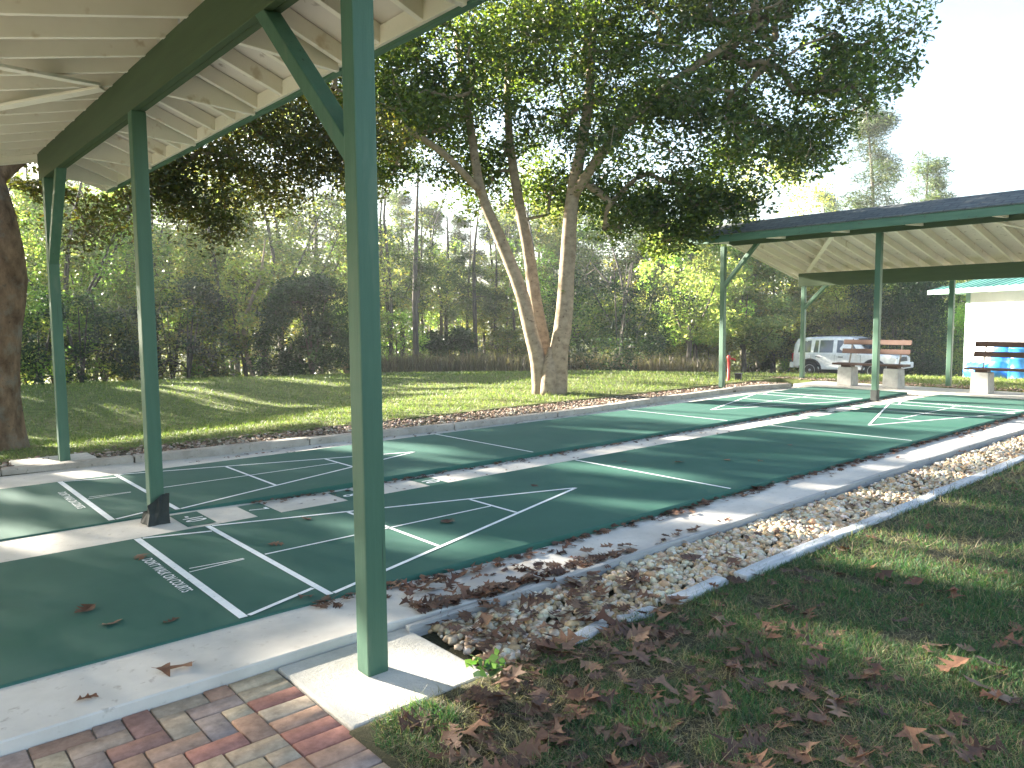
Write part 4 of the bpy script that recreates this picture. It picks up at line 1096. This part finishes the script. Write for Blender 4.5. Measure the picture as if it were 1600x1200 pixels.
# ------------------------------------------------------------------ fallen leaves
def leaf_shape(seed, nlobe=3):
    r = random.Random(seed); n = 26
    # lobes: list of (position along the midrib, reach, forward sweep)
    lobes = []
    for i in range(nlobe):
        p = .26+.5*i/(nlobe-1 if nlobe > 1 else 1)+r.uniform(-.03, .03); lobes.append((p, (.4-.13*abs(i-.8))*r.uniform(.8, 1.2), .13*r.uniform(.7, 1.3)))
    core = r.uniform(.06, .12)
    def side():
        pts = [(0, .006)]
        pts.append((.1, .012))
        for i, (p, w, sw) in enumerate(lobes):
            w *= r.uniform(.75, 1.15)
            c = core*r.uniform(.8, 1.2); pts += [(p-.06, c), (p+sw*.3, c+(w-c)*.55), (p+sw*.8, w*.93), (p+sw, w), (p+sw*.85+.02, c+(w-c)*.5), (p+.09, c)]
        pts += [(.9, .035), (1.0, .0)]
        return pts
    return side(), side()
def leaf_mesh(seed, L=.15):
    r = random.Random(seed+100); A, B = leaf_shape(seed, r.choice((3, 3, 2, 2, 4)))
    c1, c2, c3, tw = r.uniform(-.2, .45), r.uniform(-.5, .5), r.uniform(-1, 1), r.uniform(-.9, .9)
    V = []; F = []
    def bend(x, y):
        z = c2*.5*(x-.5)**2*1.4+c1*abs(y)**1.3*1.1+c3*.25*y*x+tw*y*(x-.4)*.9+.05*math.sin(9*x+3*y)*c1
        return (x*L-.5*L, y*L, z*L)
    for sgn, S in ((1, A), (-1, B)):
        n0 = len(V)
        for x, y in S: V.append(bend(x, 0)); V.append(bend(x, sgn*y*.55)); V.append(bend(x, sgn*y))
        for i in range(len(S)-1):
            a = n0+3*i
            for k in (0, 1):
                q = (a+k, a+k+3, a+k+4, a+k+1); F.append(q if sgn > 0 else q[::-1])
    zmin = min(v[2] for v in V); V = [(x, y, z-zmin) for x, y, z in V]
    return V, F
LEAVES = [leaf_mesh(s) for s in range(18)]
LME = []
for V, F in LEAVES:
    me = bpy.data.meshes.new('fallen_leaf'); me.from_pydata(V, [], F); me.materials.append(M['dryleaf']); LME.append(me)
def one_leaf(x, y, z, sc, label, group, rz=None, tilt=.25):
    o = bpy.data.objects.new('fallen_leaf', rnd.choice(LME)); o.location = (x, y, z); o.scale = (sc,)*3
    o.rotation_euler = (rnd.uniform(-tilt, tilt), rnd.uniform(-tilt, tilt), rnd.uniform(0, 2*PI) if rz is None else rz)
    link(o); tag(o, label, 'leaf', group)
for x, y, s in ((-.55, .62, 1.0), (-.5, .35, .8), (-.28, .19, .7), (-.1, 1.35, .9), (-.9, 1.0, .9), (.62, 1.05, .8), (1.75, .74, 1.0), (.35, .05, .7), (1.05, 1.5, .7), (4.75, 1.0, 1.0), (5.2, .75, .8), (3.0, 1.2, .6), (5.4, .5, .5), (-1.2, 1.5, .8), (6.5, .8, .6), (4.4, 1.4, .5)):
    one_leaf(x, y, .002, s, 'dry brown oak leaf lying on the green court surface', 'fallen leaves on the green courts', tilt=.12)
one_leaf(-.42, -.33, ZC(-.42)+.002, 1.15, 'long curled oak leaf alone on the concrete path above the bricks', None, -.3, .08)
one_leaf(-.75, -.36, ZC(-.75)+.002, .6, 'small narrow leaf on the concrete path near the brick edge', None, .1, .08)
cnt = 0
while cnt < 235:
    az = R(rnd.uniform(4, 58)); r = 1.7*math.exp(rnd.random()**1.15*math.log(5.5/1.7)); x = CAM[0]+r*math.cos(az); y = CAM[1]+r*math.sin(az)
    if y > -1.1 or x < .02 or (x < .58 and y > -1.24): continue
    dn = float(vnoise(np.array([x*1.4]), np.array([y*1.4]), 44)[0])
    if rnd.random() > .25+.9*dn*(1.4 if x < 1.6 else .6): continue
    one_leaf(x, y, H1(x, y)+rnd.uniform(.012, .034), rnd.uniform(.45, 1.25), 'dry brown lobed oak leaf lying in the shaded grass', 'fallen leaves on the grass', tilt=.45); cnt += 1
for i in range(40):
    x = .7+abs(rnd.gauss(.4, .5)); y = -.56+.5*rnd.random()
    if y < -.5: y = -.5+rnd.random()*.1
    one_leaf(x, min(y, -.05), ZC(x)+.004+rnd.uniform(0, .03), rnd.uniform(.55, 1.0), 'dry oak leaf piled on the concrete path against the court edge', 'fallen leaves piled on the near path', tilt=.5)

def litter():
    V = []; F = []; T = []; n0 = 0
    LS = [leaf_mesh(s, .15) for s in range(20, 28)]
    def put(x, y, z, sc, tilt):
        nonlocal n0
        v, f = rnd.choice(LS); m = Matrix.Translation((x, y, z)) @ Matrix.Rotation(rnd.uniform(0, 2*PI), 4, 'Z') @ Matrix.Rotation(rnd.uniform(-tilt, tilt), 4, 'X') @ Matrix.Scale(sc, 4)
        V.extend([tuple(m @ Vector(p)) for p in v]); F.extend([tuple(i+n0 for i in q) for q in f]); n0 = len(V)
        c = np.array(rnd.choice([(.09, .045, .028), (.15, .08, .05), (.19, .115, .075), (.11, .065, .05), (.07, .04, .03)]))*rnd.uniform(.8, 1.2); T.extend([c]*len(f))
    for _ in range(600):     # along the right edge of the near court
        x = .3+rnd.random()**1.1*12.6; w = .05+.16*float(vnoise(np.array([x*1.6]), np.array([3.]), 5)[0])+(.2 if 1.0 < x < 2.0 else 0)
        put(x, -.04-abs(rnd.gauss(0, w*.5)), ZC(x)+.002+rnd.random()*.02, rnd.uniform(.3, .75), .5)
    for _ in range(150):      # against the grey edging
        x = .7+abs(rnd.gauss(0, 1.0)); put(x, -.49+abs(rnd.gauss(0, .05)), ZC(x)+.002+rnd.random()*.02, rnd.uniform(.4, .9), .5)
    for _ in range(600):     # middle path against the far court
        x = 1+rnd.random()*12; put(x, 2.385-abs(rnd.gauss(0, .06)), ZC(x)+.002+rnd.random()*.015, rnd.uniform(.22, .5), .5)
    for _ in range(150): put(rnd.uniform(.5, 13), rnd.uniform(1.9, 2.35), -.043, rnd.uniform(.15, .35), .4)
    for _ in range(110):      # over the gravel at the near corner
        x = .6+abs(rnd.gauss(0, .8)); y = rnd.uniform(-1.3, -.58); put(x, y, -.04+rnd.random()*.02, rnd.uniform(.5, 1.1), .5)
    for _ in range(90): put(rnd.uniform(1.5, 12), rnd.uniform(-1.1, -.58), -.035, rnd.uniform(.3, .7), .5)
    for _ in range(700):      # kerb side and lawn gravel
        x = rnd.uniform(-1, 13.8); put(x, rnd.uniform(5.1, 5.85), .02, rnd.uniform(.3, .6), .4)
    for _ in range(250): put(rnd.uniform(-1, 13.5), rnd.gauss(4.62, .07), -.043, rnd.uniform(.2, .45), .4)
    for _ in range(350): put(rnd.uniform(13.55, 13.7), rnd.uniform(-1, 4.7), -.043, rnd.uniform(.25, .5), .4)
    for _ in range(500):      # deeper lawn leaves
        az = R(rnd.uniform(4, 50)); r = rnd.uniform(2, 12); x = CAM[0]+r*math.cos(az); y = CAM[1]+r*math.sin(az)
        if y < -1.2 and x > .1: put(x, y, H1(x, y)+.008, rnd.uniform(.4, .9), .5)
    for _ in range(230):      # thick scatter in the near corner of the lawn
        x = .1+abs(rnd.gauss(.5, .8)); y = -1.2-abs(rnd.gauss(0, .75))
        if x < .6 and y > -1.25: continue
        put(x, y, H1(x, y)+rnd.uniform(.004, .022), rnd.uniform(.4, 1.05), .5)
    for _ in range(300): put(rnd.uniform(14.9, 17.5), rnd.uniform(-1, 7), .02, rnd.uniform(.3, .6), .4)
    for _ in range(350):
        x, y = rnd.uniform(2, 16), rnd.uniform(5.9, 11); put(x, y, H1(x, y)+.02, rnd.uniform(.3, .55), .4)
    o = np_mesh('leaf_litter', np.array(V), np.array(F), M['litter'], np.array(T)); tag(o, kind='stuff')
litter()

# small weed by the pad
def weed():
    n = 26; C = np.array([.52, -1.2, -.02]); P = C+rng.normal(size=(n, 3))*np.array([.045, .035, .018])+np.array([0, 0, .03])
    V, F, T = leaves(P, .045, tone_mix(n, [(.05, .12, .05), (.07, .15, .06)], [1, 1]), .8, .3, -.1)
    t = thing('small_weed', 'small green weed growing at the corner of the rough concrete pad', 'weed'); np_mesh('foliage', V, F, M['leaf'], T, t)
weed()

# ------------------------------------------------------------------ added glare veil
def glare_haze():  # thin volume added to imitate lens glare paling the far trees
    m = bpy.data.materials.new('glare_haze'); m.use_nodes = True; nt = m.node_tree
    nt.nodes.remove(nt.nodes['Principled BSDF']); v = nt.nodes.new('ShaderNodeVolumePrincipled')
    v.inputs['Color'].default_value = (.93, .95, .97, 1); v.inputs['Density'].default_value = GLARE_HAZE; v.inputs['Anisotropy'].default_value = .3
    nt.links.new(v.outputs['Volume'], nt.nodes['Material Output'].inputs['Volume'])
    o = MB().box2((-520, -520, -5), (520, 520, 19)).build('glare_haze', m); tag(o, kind='stuff'); o.display_type = 'WIRE'
GLARE_HAZE = .0012
glare_haze()

# ------------------------------------------------------------------ light, sky, camera
w = bpy.data.worlds.new('World'); scene.world = w; w.use_nodes = True
nt = w.node_tree; bg = nt.nodes['Background']
sky = nt.nodes.new('ShaderNodeTexSky'); sky.sky_type = 'NISHITA'; sky.sun_disc = False
sky.sun_elevation = SUN_EL; sky.sun_rotation = PI/2-SUN_AZ; sky.air_density = 1.0; sky.dust_density = 1.6; sky.ozone_density = 1.0
nt.links.new(sky.outputs['Color'], bg.inputs['Color']); bg.inputs['Strength'].default_value = .05
sd = bpy.data.lights.new('sun', 'SUN'); sd.energy = 5.0; sd.angle = R(.53); sd.color = (1, .92, .79)
so = bpy.data.objects.new('sun', sd); col.objects.link(so)
so.rotation_euler = Vector(SDIR).to_track_quat('Z', 'Y').to_euler(); so.location = (-20, 40, 30)

cd = bpy.data.cameras.new('camera'); co = bpy.data.objects.new('camera', cd); col.objects.link(co); scene.camera = co
f, yaw, pitch, roll = 1190.583, .8569467, -.0833754, -.0083621
cd.sensor_fit = 'HORIZONTAL'; cd.sensor_width = 36; cd.lens = f/1600*36; cd.clip_end = 2000; cd.clip_start = .05
fw = Vector((math.cos(pitch)*math.cos(yaw), math.cos(pitch)*math.sin(yaw), math.sin(pitch)))
r_ = Vector((math.sin(yaw), -math.cos(yaw), 0)); u_ = r_.cross(fw)
r2 = r_*math.cos(roll)+u_*math.sin(roll); u2 = -r_*math.sin(roll)+u_*math.cos(roll)
co.matrix_world = Matrix(((r2.x, u2.x, -fw.x, CAM[0]), (r2.y, u2.y, -fw.y, CAM[1]), (r2.z, u2.z, -fw.z, CAM[2]), (0, 0, 0, 1)))
scene.view_settings.view_transform = 'Standard'; scene.view_settings.look = 'None'; scene.view_settings.exposure = 3.5; scene.view_settings.gamma = 1
scene.cycles.max_bounces = 6; scene.cycles.diffuse_bounces = 4; scene.cycles.transmission_bounces = 4; scene.cycles.glossy_bounces = 2
